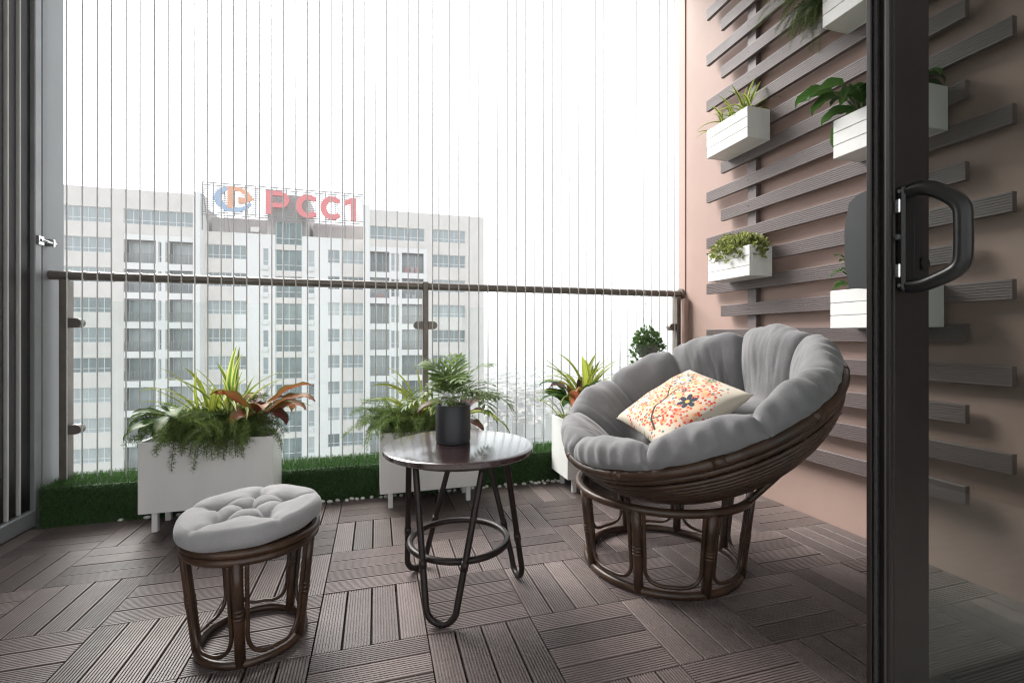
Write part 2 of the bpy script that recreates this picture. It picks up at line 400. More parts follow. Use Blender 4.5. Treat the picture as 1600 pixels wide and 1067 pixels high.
# ---- kerb under the railing with turf
struct('kerb', MB().box(XL+.03, XR+.0, 2.535, 2.76, -.25, .165), M['turfbase'])
def grass_field():
    mb = MB(); uvs = []; tones = []
    rr = random.Random(3)
    def blade(p, d, w):
        k = len(mb.v); side = Vector((d.y, -d.x, 0)); 
        if side.length < 1e-4: side = Vector((1, 0, 0))
        a = rr.uniform(0, 2*PI); side = Vector((math.cos(a), math.sin(a)*.4, math.sin(a)*.2)).normalized()*w
        mid = p+d*.55
        mb.v += [tuple(p-side), tuple(p+side), tuple(mid+side*.8), tuple(mid-side*.8), tuple(p+d+Vector((0, 0, -.15))*d.length)]
        mb.f += [(k, k+1, k+2, k+3), (k+3, k+2, k+4)]; mb.mi += [0, 0]
        uvs.extend([(0, 0), (0, 1), (.5, 1), (.5, 0), (1, .5)])
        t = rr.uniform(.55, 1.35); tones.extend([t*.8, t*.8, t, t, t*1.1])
    for q in range(26000):       # top
        x = rr.uniform(XL+.035, XR); y = rr.uniform(2.53, 2.755); l = rr.uniform(.016, .034)
        d = Vector((rr.gauss(0, .45), rr.gauss(-.15, .4), 1)).normalized()*l
        blade(Vector((x, y, .164)), d, rr.uniform(.0007, .0012))
    for q in range(42000):       # front face
        x = rr.uniform(XL+.035, XR); z = rr.uniform(0, .172); l = rr.uniform(.012, .028)
        d = Vector((rr.gauss(0, .5), -1, rr.gauss(.15, .5))).normalized()*l
        blade(Vector((x, 2.536, z)), d, rr.uniform(.0007, .0012))
    for q in range(5000):        # creeping onto the deck
        x = rr.uniform(XL+.035, XR); y = 2.535-abs(rr.gauss(0, .014)); l = rr.uniform(.008, .02)
        d = Vector((rr.gauss(0, .6), rr.gauss(-.4, .5), .7)).normalized()*l
        blade(Vector((x, y, -.004)), d, rr.uniform(.0007, .0012))
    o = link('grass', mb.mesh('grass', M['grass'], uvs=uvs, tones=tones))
    return tag(o, 'strip of artificial green turf wrapped over the kerb below the railing', 'grass', kind='stuff')
grass_field()

# ------------------------------------------------------------------ apartment block across the way (facade at y = 60, real size)
bld = tag(empty('apartment_building', (-9, 64, -75)), 'tall beige and white apartment block with glazed stair tower behind the railing', 'building')
BO = Vector((-9, 64, -75))
def bpart(name, mb, m_, parent=None):
    mb.v = [(x-BO.x, y-BO.y, z-BO.z) for (x, y, z) in mb.v]
    return mb.build(name, m_, parent or bld)
NR = 10
ZT = 14.65            # top of the upper row of openings
FH = 3.2
def facade(name, x0, x1, zt, zb, openings, y0, m_, dep=.45, r0=0):
    """openings: (xa, xb, ztop_rel, height) per storey; builds piers and spandrels round them"""
    mb = MB(); ops = sorted(openings); edges = [x0]+[e for o in ops for e in o[:2]]+[x1]
    for a in range(0, len(edges), 2):
        if edges[a+1]-edges[a] > .01: mb.box(edges[a], edges[a+1], y0, y0+dep, zb, zt)
    for (xa, xb, tr, h) in ops:
        prev = zt
        for k in range(r0, NR):
            t = ZT-FH*k+tr
            if prev-t > .02: mb.box(xa, xb, y0+.02, y0+dep, t, prev)
            prev = t-h
        mb.box(xa, xb, y0+.02, y0+dep, zb, prev)
    return bpart(name, mb, m_)
_wm = {}
def window(xa, xb, zt, h, y, nm, rail=True, transom=True, pane='pane'):
    w = xb-xa; key = (round(w, 2), round(h, 2), nm, transom, pane)
    if key not in _wm:
        mb = MB(); t = .055
        mb.box(0, w, 0, .07, -t, 0); mb.box(0, w, 0, .07, -h, -h+t)
        for i in range(nm+1):
            x = (w-t)*i/nm; mb.box(x, x+t, -.002, .068, -h+t, -t)
        if transom: mb.box(t, w-t, .004, .06, -h*.72-.03, -h*.72+.03)
        fr = mb.mesh('window', M['bframe'])
        pn = MB().box(.01, w-.01, .03, .05, -h+.01, -.01).mesh('pane', M[pane])
        _wm[key] = (fr, pn)
    fr, pn = _wm[key]
    o = link('window', fr, bld, Vector((xa, y, zt))-BO)
    link('pane', pn, o)
    return o
_bm = {}
def balcony(xa, xb, zt, h, y, rr=random.Random(11)):
    """a deep loggia with railing, glazed door behind and things hung up to dry"""
    w = xb-xa
    key = round(w, 2)
    if key not in _bm:
        mb = MB(); n = int(w/.13); rh = 1.05
        mb.box(0, w, 0, .05, -h+rh-.05, -h+rh); mb.box(0, w, 0, .05, -h+.08, -h+.12)
        for i in range(n+1):
            x = (w-.03)*i/n; mb.box(x, x+.03, .01, .04, -h+.12, -h+rh-.05)
        _bm[key] = mb.mesh('balcony_railing', M['signsteel'])
    o = link('balcony_railing', _bm[key], bld, Vector((xa, y+.05, zt))-BO)
    window(xa+.02, xb-.02, zt-.03, h-.06, y+1.15, 3, transom=False)
    return o
YF = 60.0
ZB = -75
# left block
Lw = [(-31.33, -27.15, 0, 1.6)]
facade('wall', -36.5, -26.06, 16.75, ZB, [(-35.9, -32.6, 0, 1.6)]+Lw, YF, M['bwall'])
balL = [(-26.05, -23.1), (-21.93, -19.55)]
slitL = [(-22.89, -22.59), (-22.23, -21.99)]
facade('wall', -26.059, -19.48, 12.0, ZB, [(a, b_, -3.27, 2.5) for a, b_ in balL]+[(a, b_, -3.4, 2.2) for a, b_ in slitL], YF+.01, M['bwhite'], r0=0)
mb = MB(); mb.box(-26.059, -19.48, YF-.0, YF+.45, 14.66, 16.75); mb.box(-26.059, -19.48, YF, YF+.45, 12.001, 13.06); mb.box(-19.6, -19.48, YF, YF+.45, 13.06, 14.66)
bpart('parapet_band', mb, M['bwall'])
bpart('pillar', MB().box(-19.479, -18.8, YF-.35, YF+2, ZB, 16.95), M['bwhite'])
# middle block, set back
YM = YF+.9
facade('wall', -18.799, -15.94, 12.9, ZB, [(-18.6, -16.0, -3.2, 1.6)], YM, M['bwall'])
facade('wall', -15.939, -11.4, 12.9, ZB, [(-15.81, -14.45, -3.2, 1.6), (-12.73, -12.13, -3.4, 2.0)], YM-.05, M['bwhite'])
facade('wall', -8.5, -4.12, 12.9, ZB, [(-7.82, -7.11, -3.4, 2.0), (-5.62, -4.25, -3.2, 1.6)], YM-.05, M['bwhite'])
facade('wall', -4.119, -1.47, 12.9, ZB, [(-3.96, -1.5, -3.2, 1.6)], YM, M['bwall'])
bpart('pillar', MB().box(-1.469, -.72, YF-.35, YF+2, ZB, 16.95), M['bwhite'])
# right block mirrors the left one
balR = [(-.70, 1.6), (3.12, 5.8)]
slitR = [(1.8, 2.26), (2.34, 2.81)]
facade('wall', -.719, 6.2, 12.0, ZB, [(a, b_, -3.27, 2.5) for a, b_ in balR]+[(a, b_, -3.4, 2.2) for a, b_ in slitR], YF+.01, M['bwhite'])
mb = MB(); mb.box(-.719, 6.2, YF, YF+.45, 14.50, 16.5); mb.box(-.719, 6.2, YF, YF+.45, 12.001, 12.9); mb.box(5.9, 6.2, YF, YF+.45, 12.9, 14.5)
bpart('parapet_band', mb, M['bwall'])
facade('wall', 6.201, 13.3, 16.5, ZB, [(6.84, 11.13, -.1, 1.6)], YF, M['bwall'])
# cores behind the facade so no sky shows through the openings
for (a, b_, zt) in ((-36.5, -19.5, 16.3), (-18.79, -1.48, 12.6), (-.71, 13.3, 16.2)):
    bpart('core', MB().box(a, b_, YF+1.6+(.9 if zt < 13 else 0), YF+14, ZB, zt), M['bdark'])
bpart('side_wall', MB().box(13.3, 13.6, YF, YF+14, ZB, 16.5), M['bwall'])
# roof house behind the sign
mb = MB(); mb.box(-18.6, -12.6, YF+3, YF+9, 12.6, 15.0); mb.box(-7.5, -1.6, YF+3, YF+9, 12.6, 14.8); mb.box(-18.7, -1.5, YF+8, YF+12, 12.6, 16.2); mb.box(-12.4, -7.9, YF+1.5, YF+7.9, 12.6, 17.9)
bpart('roof_house', mb, M['bgrey'])
bpart('air_conditioner', MB().bbox(-14.4, -13.5, YF+2.4, YF+2.8, 13.4, 14.0, .04), M['bwhite'])
# glazed stair tower
for k in range(NR):
    t = 14.38+3.0-FH*k
    if k == 0:
        t = 14.5; h = 2.7
    else: t = 14.38-FH*k+.05; h = 2.55
    window(-11.38, -8.52, t, h, YM+.15, 4, transom=True, pane='stairglass')
    bpart('spandrel', MB().box(-11.39, -8.51, YM-.02, YM+.4, t-h-.64, t-h-.005), M['bwall'])
bpart('spandrel', MB().box(-11.39, -8.51, YM-.02, YM+.4, 14.51, 16.0), M['bgrey'])
for k in range(NR):
    z = ZT-FH*k
    window(-31.33, -27.15, z, 1.6, YF+.2, 6); window(6.84, 11.13, z-.1, 1.6, YF+.2, 6)
    if k == 0:
        window(-26.05, -19.6, z, 1.6, YF+.2, 8); window(-.70, 5.9, z-.15, 1.6, YF+.2, 8)
    if k < NR-1:
        zz = z-FH
        window(-18.6, -16.0, zz, 1.6, YM+.2, 4); window(-15.81, -14.45, zz, 1.6, YM+.1, 2)
        window(-12.73, -12.13, zz-.2, 2.0, YM+.1, 1); window(-7.82, -7.11, zz-.2, 2.0, YM+.1, 1)
        window(-5.62, -4.25, zz, 1.6, YM+.1, 2); window(-3.96, -1.5, zz, 1.6, YM+.2, 4)
        for xa in (-12.75, -7.8):
            bpart('air_conditioner', MB().bbox(xa, xa+.62, YM-.35, YM-.06, zz-2.75, zz-2.28, .03), M['bframe'])
        for a, b_ in balL+balR: balcony(a, b_, zz-.07, 2.5, YF)
        for a, b_ in slitL+slitR: window(a, b_, zz-.2, 2.2, YF+.25, 1)
# laundry on two right-hand loggias
LL = ['red garment at left of the upper laundry row', 'pink garment in the middle of the upper laundry row', 'salmon garment at right of the upper laundry row', 'navy garment at left of the lower left loggia', 'rust garment in the middle of the lower left loggia', 'grey garment at right of the lower left loggia', 'white garment at left of the lower right loggia', 'pale blue garment at right of the lower right loggia']
for q, (x, z, w, h, col) in enumerate(((3.5, 9.6, .5, .7, (.75, .3, .3)), (4.2, 9.7, .4, .8, (.8, .6, .6)), (4.8, 9.65, .45, .75, (.75, .45, .4)), (-.4, 6.3, .4, .7, (.3, .35, .5)), (.3, 6.2, .5, .6, (.7, .35, .3)), (.95, 6.3, .4, .7, (.45, .45, .5)), (3.6, 6.3, .5, .7, (.8, .8, .8)), (4.4, 6.2, .5, .7, (.7, .7, .75)))):
    o = link('laundry', MB().box(x, x+w, YF+.5, YF+.53, z-h, z).mesh('laundry', mat('laundry_cloth', col, .9)), None)
    tag(o, 'small '+LL[q]+' on the apartment block', 'laundry', 'laundry on the loggias')
# rooftop sign
sgn = tag(empty('rooftop_sign', (-10, YF, 12.9)), 'open steel lattice rooftop sign with red PCC1 letters and round emblem', 'sign')
SO = Vector((-10, YF, 12.9))
def spart(name, mb, m_, parent=None):
    mb.v = [(x-SO.x, y-SO.y, z-SO.z) for (x, y, z) in mb.v]
    return mb.build(name, m_, parent or sgn)
SX0, SX1, SZ0, SZ1 = -18.75, -1.5, 14.65, 18.25
for z in (SZ0, SZ0+.28, SZ1-.28, SZ1): spart('beam', MB().box(SX0, SX1, YF+.2, YF+.27, z-.06, z+.06), M['signsteel'])
for i in range(1, 13): 
    z = SZ0+.28+(SZ1-SZ0-.56)*i/13; spart('lattice_bar', MB().box(SX0, SX1, YF+.21, YF+.245, z-.045, z+.045), M['signsteel'])
for i in range(17):
    x = SX0+(SX1-SX0)*i/16; spart('upright', MB().box(x-.05, x+.05, YF+.275, YF+.34, 12.9 if i % 2 == 0 else SZ0, SZ1), M['signsteel'])
for i in range(0, 17, 2):
    x = SX0+(SX1-SX0)*i/16; spart('strut', MB().tube([(x, YF+.34, SZ1-.3), (x, YF+2.4, 12.9)], .035, 5), M['signsteel'])
def extr(poly, holes_none, y0, y1):
    mb = MB(); n = len(poly)
    mb.add([(x, y0, z) for x, z in poly]+[(x, y1, z) for x, z in poly], [tuple(range(n)), tuple(range(n, 2*n))[::-1]]+[(i, (i+1) % n, n+(i+1) % n, n+i) for i in range(n)])
    return mb
def strip(outer, inner, y0, y1):
    mb = MB(); n = len(outer)
    for i in range(n-1):
        a, b_, c_, d = outer[i], outer[i+1], inner[i+1], inner[i]
        mb.add([(p[0], y0, p[1]) for p in (a, b_, c_, d)]+[(p[0], y1, p[1]) for p in (a, b_, c_, d)], [(0, 1, 2, 3), (7, 6, 5, 4), (0, 4, 5, 1), (1, 5, 6, 2), (2, 6, 7, 3), (3, 7, 4, 0)])
    return mb
def ell(cx, cz, rx, rz, a0, a1, n=28): return [(cx+rx*math.cos(R(lerp(a0, a1, i/n))), cz+rz*math.sin(R(lerp(a0, a1, i/n)))) for i in range(n+1)]
ya, yb = YF+.02, YF+.2
# P
mb = extr([(-12.26, 15.1), (-11.56, 15.1), (-11.56, 17.85), (-12.26, 17.85)], None, ya, yb)
o1 = [(-11.559, 17.85)]+ell(-10.75, 16.88, 1.0, .97, 90, -90)+[(-11.559, 15.91)]
i1 = [(-11.559, 17.3)]+ell(-10.75, 16.88, .42, .42, 90, -90)+[(-11.559, 16.46)]
m2_ = strip(o1, i1, ya, yb); mb.add(m2_.v, m2_.f); spart('letter', mb, M['signred'])
for cx in (-7.75, -5.05):
    spart('letter', strip(ell(cx, 16.32, 1.32, 1.4, 42, 318), ell(cx+.05, 16.32, .70, .78, 42, 318), ya, yb), M['signred'])
spart('letter', extr([(-2.95, 14.95), (-2.3, 14.95), (-2.3, 17.75), (-2.85, 17.75), (-3.65, 17.3), (-3.65, 16.75), (-2.95, 17.0)], None, ya, yb), M['signred'])
# emblem: pale blue crescent with an orange arrow-headed P
spart('emblem_crescent', strip(ell(-15.6, 16.55, 1.95, 1.5, 100, 345), ell(-15.35, 16.65, 1.45, 1.05, 110, 338), ya, yb), M['signblue'])
mb = extr([(-16.2, 15.5), (-15.55, 15.5), (-15.55, 18.0), (-16.2, 18.0)], None, ya-.02, yb-.02)
o1 = [(-15.549, 18.0), (-14.9, 17.95), (-14.1, 17.5), (-13.45, 16.65), (-14.2, 16.2), (-15.1, 16.1)]
i1 = [(-15.549, 17.5), (-15.0, 17.45), (-14.6, 17.2), (-14.3, 16.95), (-14.5, 16.75), (-15.1, 16.7)]
m2_ = strip(o1, i1, ya-.02, yb-.02); mb.add(m2_.v, m2_.f); spart('emblem_arrow', mb, M['signorange'])

# ------------------------------------------------------------------ the city far below
gr = struct('ground', MB().box(-6000, 6000, -200, 9000, -80, -75), M['ground'])
rc = random.Random(21)
_hm = []
for k in range(10):
    w, d, h = rc.uniform(4, 7), rc.uniform(9, 16), rc.uniform(7, 17)
    wl = MB().box(-w/2, w/2, -d/2, d/2, 0, h); 
    rf = MB()
    if k % 3 == 0: rf.box(-w/2-.3, w/2+.3, -d/2-.3, d/2+.3, h, h+.4); rf.box(-w/4, w/4, -d/6, d/4, h+.4, h+2.8)
    elif k % 3 == 1: rf.add([(-w/2-.3, -d/2, h), (w/2+.3, -d/2, h), (w/2+.3, d/2, h), (-w/2-.3, d/2, h), (0, -d/2, h+2), (0, d/2, h+2)], [(0, 1, 4), (1, 2, 5, 4), (2, 3, 5), (3, 0, 4, 5), (0, 3, 2, 1)])
    else: rf.box(-w/2, w/2, -d/2, d/2, h, h+.25); rf.box(-w/2+.5, w/2-.5, -d/2+.5, 0, h+.25, h+3)
    wn_ = MB()
    for s in range(int(h//3)):
        for q in (-1, 1): wn_.box(q*w/4-.6, q*w/4+.6, -d/2-.06, -d/2, 3*s+.9, 3*s+2.3)
    _hm.append((wl.mesh('town_wall', M['house']), rf.mesh('roof', M['houseroof']), wn_.mesh('window_row', M['pane']), w, d, h))
# the sector of town that shows between the block and the chair
n_h = 0
cells = []
for gy in range(26, 110):
    for gx in range(0, 90):
        y = gy*13.0; x = gx*7.5+(gy % 3)*2.5
        u = x/y
        if .2 < u < .84: cells.append((y, x))
cells.sort()
far = MB(); 
for (y, x) in cells:
    if rc.random() < .14: continue
    k = rc.randrange(10); wl, rf, wn_, w, d, h = _hm[k]
    rz = rc.choice((0, 0, 0, PI/2))+rc.uniform(-.12, .12); px, py = x+rc.uniform(-1, 1), y+rc.uniform(-2, 2)
    if n_h < 240 and .235 < x/y < .62:
        o = tag(empty('town_house', (px, py, -75.01), rz), 'narrow pale town house in the hazy city far below the balcony', 'house', 'town houses in the hazy city far below')
        link('wall', wl, o); link('roof', rf, o); link('window_row', wn_, o); n_h += 1
    else:
        far.box(px-w/2, px+w/2, py-d/2, py+d/2, -75.01, -75+h, rc.choice((0, 0, 0, 1)))
for q in range(9000):
    y = 1430*math.exp(rc.uniform(0, 1.6)); x = y*rc.uniform(-.2, 1.0)
    w, d, h = rc.uniform(6, 16), rc.uniform(8, 22), rc.uniform(6, 18)*(1 if rc.random() < .985 else 3.2)
    far.box(x-w/2, x+w/2, y-d/2, y+d/2, -75.01, -75+h, rc.choice((0, 0, 0, 1)))
tag(far.build('far_city', [M['house'], M['houseroof']]), 'mass of pale rooftops fading into haze at the horizon', 'city', kind='stuff')
# ------------------------------------------------------------------ railing with glass
YR = 2.66
rl = tag(empty('railing', (.26, YR, .165)), 'bronze handrail with clear glass panels along the balcony edge', 'railing')
RO = Vector((.26, YR, .165))
def rpart(name, mb, m_, parent=None, smooth=False):
    mb.v = [(x-RO.x, y-RO.y, z-RO.z) for (x, y, z) in mb.v]
    o = mb.build(name, m_, parent or rl)
    return autosmooth(o) if smooth else o
rpart('handrail', MB().tube([(XL+.002, YR, 1.112), (1.945, YR, 1.112)], .021, 14), M['rail'], smooth=True)
rpart('wall_flange', MB().tube([(1.925, YR, 1.112), (1.9495, YR, 1.112)], .034, 16), M['rail'], smooth=True)
for px in (-1.378, .266, 1.902):
    p = rpart('post', MB().bbox(px-.015, px+.015, YR-.028, YR+.028, .15, 1.135 if px == .266 else 1.093, .003), M['rail'])
    for zc in (.893, .40):
        for s in (-1, 1):
            if (px < -1 and s < 0) or (px > 1.5 and s > 0): continue
            mb = MB(); xa = px+s*.0155; L = .05
            prof = []
            for k in range(9):
                a = -PI/2+PI*k/8; prof.append((xa+s*(L-.022)+s*.022*math.cos(a), zc+.022*math.sin(a)))
            prof = [(xa, zc-.022)]+prof+[(xa, zc+.022)]
            n = len(prof)
            mb.add([(x, YR-.02, z) for x, z in prof]+[(x, YR+.02, z) for x, z in prof], [tuple(range(n)), tuple(range(n, 2*n))[::-1]]+[(i, (i+1) % n, n+(i+1) % n, n+i) for i in range(n)])
            rpart('clamp', mb, M['rail'], p)
for a, b_ in ((-1.345, .235), (.297, 1.868)):
    rpart('glass_panel', MB().bbox(a, b_, YR-.005, YR+.005, .19, .996, .001), M['railglass'])
rpart('drain_pipe', MB().tube([(1.926, YR-.06, .17), (1.926, YR-.06, 1.075)], .02, 12), M['wallpink'], smooth=True)

# safety wires strung from the soffit to the kerb
sc_ = tag(empty('safety_wire_screen', (.26, YR-.024, .165)), 'row of thin vertical steel safety wires strung in front of the handrail', 'wire screen')
wm = MB().tube([(0, 0, 0), (0, 0, 3.12)], .0032, 6).mesh('wire', M['wire'], True)
cm = MB().tube([(0, .024+.0235*math.cos(a), .947+.0235*math.sin(a)) for a in [2*PI*i/14 for i in range(14)]], .0018, 5, True).mesh('clip', M['alu'], True)
for i in range(58):
    x = -1.362+.0567*i+random.uniform(-.0015, .0015)
    if abs(x-.266) < .018: x += .02
    w = link('wire', wm, sc_, (x-.26, 0, 0)); w.rotation_euler = (0, random.uniform(-.0004, .0004), 0)
    link('clip', cm, w)
mb = MB().box(XL+.01-.26, XR-.01-.26, -.02, .02, 3.11, 3.134); mb.build('top_track', M['alu'], sc_)

# ------------------------------------------------------------------ left shutter
sh = tag(empty('folding_shutter', (XL-.03, 1.6, 0)), 'dark metal shutter with pale vertical seams on the left side', 'shutter')
HO = Vector((XL-.03, 1.6, 0))
def hpart(name, mb, m_, parent=None):
    mb.v = [(x-HO.x, y-HO.y, z-HO.z) for (x, y, z) in mb.v]
    return mb.build(name, m_, parent or sh)
hpart('bottom_rail', MB().bbox(XL-.045, XL+.012, .74, 2.545, .004, .075, .004), M['greymetal'])
hpart('top_rail', MB().bbox(XL-.045, XL+.012, .74, 2.545, 3.2, 3.298, .004), M['greymetal'])
y = 2.532; k = 0
while y > .82:
    hpart('board', MB().bbox(XL-.04, XL-.008, y-.052, y, .0755, 3.199, .003), M['shutter'])
    hpart('seam_strip', MB().bbox(XL-.036, XL+.002, y-.0645, y-.0555, .0755, 3.199, .002), M['seam'])
    y -= .068
hpart('end_stile', MB().bbox(XL-.04, XL+.006, 2.553, 2.596, .004, 3.298, .003), M['greymetal'])
hpart('seal', MB().box(XL-.03, XL-.012, 2.533, 2.552, .004, 3.298), M['rubber'])
hpart('seal', MB().box(XL-.03, XL-.012, 2.597, 2.611, .004, 3.298), M['rubber'])
lt = hpart('latch', MB().bbox(XL+.0065, XL+.018, 2.555, 2.592, 1.235, 1.275, .002), M['chrome'])
mb = MB(); mb.tube([(XL+.022, 2.56, 1.255), (XL+.022, 2.66, 1.255)], .006, 10); mb.tube([(XL+.022, 2.575, 1.255), (XL+.04, 2.575, 1.248)], .004, 8)
hpart('latch_bolt', mb, M['chrome'], lt)
hpart('latch_keeper', MB().bbox(XL+.001, XL+.03, 2.63, 2.645, 1.238, 1.272, .002), M['chrome'], lt)

# ------------------------------------------------------------------ slat screen on the right wall
ss = tag(empty('slat_screen', (1.93, 1.66, .3)), 'grey brown horizontal slats staggered on the pink wall', 'slat screen')
SSO = Vector((1.93, 1.66, .3))
def slat_mesh():
    mb = MB(); L, Hh, T = 1.28, .063, .022; n = 7; prof = [(0, 0), (0, T), ]
    prof = [(T, 0), (0.001, 0), (0, .001)]
    p = Hh/n
    for i in range(1, n): z = i*p; prof += [(0, z-.0013), (.0022, z-.0009), (.0022, z+.0009), (0, z+.0013)]
    prof += [(0, Hh-.001), (.001, Hh), (T, Hh)]
    k = len(prof)
    mb.add([(x, y, z) for y in (0, L) for x, z in prof], [(i, i+1, k+i+1, k+i) for i in range(k-1)]+[(k-1, 0, k, 2*k-1), tuple(range(k))[::-1], tuple(range(k, 2*k))])
    return mb.mesh('slat', M['slat'])
slm = slat_mesh()
scm = MB().lathe([(0, 0), (.0028, 0), (.0032, -.001), (.0032, -.002)], 8).mesh('screw', M['screw'])
for n_ in range(19):
    zt = 2.78-.1363*n_; y0 = 1.083 if n_ % 2 == 0 else .962
    s_ = link('slat', slm, ss, Vector((1.896, y0, zt-.063))-SSO, (0, random.uniform(-.006, .006), 0))
    for yb_ in (1.30, 2.035): link('screw', scm, s_, (-.0012, yb_-y0, .0315), (0, -PI/2, 0))
for yb_ in (1.275, 2.005):
    mb = MB().bbox(1.919, 1.9495, yb_, yb_+.06, .2, 2.86, .0015); mb.v = [(x-SSO.x, y-SSO.y, z-SSO.z) for x, y, z in mb.v]
    mb.build('batten', M['slat'], ss)

# ------------------------------------------------------------------ plants
def blade_mesh(L, w, rise, droop, fold=.25, seg=10, twist=0.0, nm='leaf', m_='spider', wave=0.0, shape='blade', tone=1.0):
    """a leaf growing along +x from the origin; rise = start pitch, droop = total bend downwards"""
    mb = MB(); uvs = []; x = z = 0.0; ang = rise
    for i in range(seg+1):
        t = i/seg
        if shape == 'blade': ww = w*(min(1, .55+t*1.8))*(1-t**3.2)**.8
        elif shape == 'oval': ww = w*max(0.0, math.sin(PI*min(1, t**.85)))**.8 if t > 0 else 0
        else: ww = w*(math.sin(PI*t**.62))**1.0
        ww = max(ww, .0006)/2
        tw = twist*t; cx_, sx_ = math.cos(tw), math.sin(tw)
        wv = wave*w*math.sin(t*17)
        for s in (-1, 0, 1):
            yy = s*ww*cx_; zz = (abs(s)*ww*fold+s*ww*sx_+(wv if s else 0))
            mb.v.append((x-math.sin(ang)*zz, yy, z+math.cos(ang)*zz)); uvs.append((t, (s+1)/2))
        st = L/seg; x += math.cos(ang)*st; z += math.sin(ang)*st; ang -= droop/seg*(0.5+1.0*t)
    for i in range(seg):
        for s in (0, 1):
            a = i*3+s; mb.f.append((a, a+1, a+4, a+3)); mb.mi.append(0)
    return mb.mesh(nm, M[m_], True, uvs, [tone]*len(mb.v))
def spider(loc, n, Lr, m_, label, group=None, w=.016, seed=1, spread=1.0, name='spider_plant', lean=None):
    rr = random.Random(seed); t = tag(empty(name, loc), label, 'plant', group)
    vars_ = [blade_mesh(1.0, w/.3*(.8+.1*k), .75+.14*k, .7+.32*((k*3) % 5), .45, 12, rr.uniform(-.6, .6), 'leaf', m_, tone=.85+.08*k) for k in range(6)]
    for i in range(n):
        a = 2*PI*i/n+rr.uniform(-.5, .5); L = rr.uniform(*Lr)
        if lean is not None and rr.random() < .5: a = lean+rr.gauss(0, .7)
        k = rr.randrange(6)
        link('leaf', vars_[k], t, (rr.uniform(-.015, .015), rr.uniform(-.015, .015), rr.uniform(-.005, .005)), (rr.uniform(-.3, .3), rr.uniform(-.45, .35)*spread, a), L)
    return t
def broadleaf(loc, n, Lr, m_, label, cat='plant', wr=.42, seed=1, name='broad_leaf_plant', shape='oval', rise=(.3, 1.2), stemh=(.02, .10), arng=(0, 2*PI), mats=None, wave=.05):
    rr = random.Random(seed); t = tag(empty(name, loc), label, cat)
    vs_ = []
    for mm in (mats or [m_]):
        vs_ += [blade_mesh(1.0, wr*rr.uniform(.85, 1.15), .15+.1*k, .9+.35*k, .3, 10, rr.uniform(-.35, .35), 'leaf', mm, wave, shape, tone=.85+.1*k) for k in range(4)]
    for i in range(n):
        a = lerp(arng[0], arng[1], (i+.5)/n)+rr.uniform(-.35, .35); L = rr.uniform(*Lr); h = rr.uniform(*stemh); out = rr.uniform(.005, .03)+h*rr.uniform(.15, .5)
        p = Vector((math.cos(a)*out, math.sin(a)*out, h))
        if h > .012:
            MB().tube(arcpts([(0, 0, -.02), tuple(p*.5+Vector((0, 0, h*.15))), tuple(p)], 4), [.003]*9, 5).build('stem', M['stem'], t, True)
        link('leaf', rr.choice(vs_), t, p, (rr.uniform(-.4, .4), -rr.uniform(*rise)+.2, a), L)
    return t
def asparagus(loc, stems, label, seed=1, L=(.15, .32), droop=1.0, name='asparagus_fern', hair=.0135, box=None, sector=None, dens=1.0, el0=(.3, 1.25)):
    """arching stems set with whorls of fine needles"""
    rr = random.Random(seed); t = tag(empty(name, loc), label, 'plant')
    st = MB(); nd = MB(); uvs = []; tones = []
    for s in range(stems):
        a = rr.uniform(*(sector or (0, 2*PI))); ln = rr.uniform(*L); el = rr.uniform(*el0); dr = droop*rr.uniform(.7, 1.5)
        p = Vector((rr.gauss(0, .02), rr.gauss(0, .015), 0))
        if box: p = Vector((rr.uniform(-box[0], box[0]), rr.uniform(-box[1], box[1]), 0))
        n = max(10, int(ln/.008)); pts = []; tone = rr.uniform(.6, 1.35)
        for i in range(n):
            pts.append(p.copy()); d = Vector((math.cos(a)*math.cos(el), math.sin(a)*math.cos(el), math.sin(el)))
            p = p+d*ln/n; el = max(el-dr*2.6/n, -1.45); a += rr.gauss(0, .05)
        st.tube(pts[::2], .0012, 4)
        for i in range(2, n):
            d = (pts[i]-pts[i-1]).normalized(); taper = min(1.0, (n-i)/7+.25)
            s1 = d.orthogonal().normalized(); s2 = d.cross(s1)
            for q in range(int(11*dens)):
                b_ = rr.uniform(0, 2*PI); hl = hair*rr.uniform(.6, 1.5)*taper
                v = (s1*math.cos(b_)+s2*math.sin(b_)+d*rr.uniform(.1, .9)+Vector((0, 0, .15))).normalized()
                base = pts[i]+v*rr.uniform(0, hair*.7)+d*rr.uniform(-.004, .004); w = v.orthogonal().normalized()*.0011
                k = len(nd.v); nd.v += [tuple(base-w), tuple(base+w), tuple(base+v*hl)]; nd.f.append((k, k+1, k+2)); nd.mi.append(0)
                uvs += [(0, 0), (0, 1), (1, .5)]; tn = tone*rr.uniform(.75, 1.25); tones += [tn]*3
    st.build('stem', M['stem'], t, True)
    o = link('foliage', nd.mesh('foliage', M['fern'], uvs=uvs, tones=tones), t); tag(o, kind='stuff')
    return t
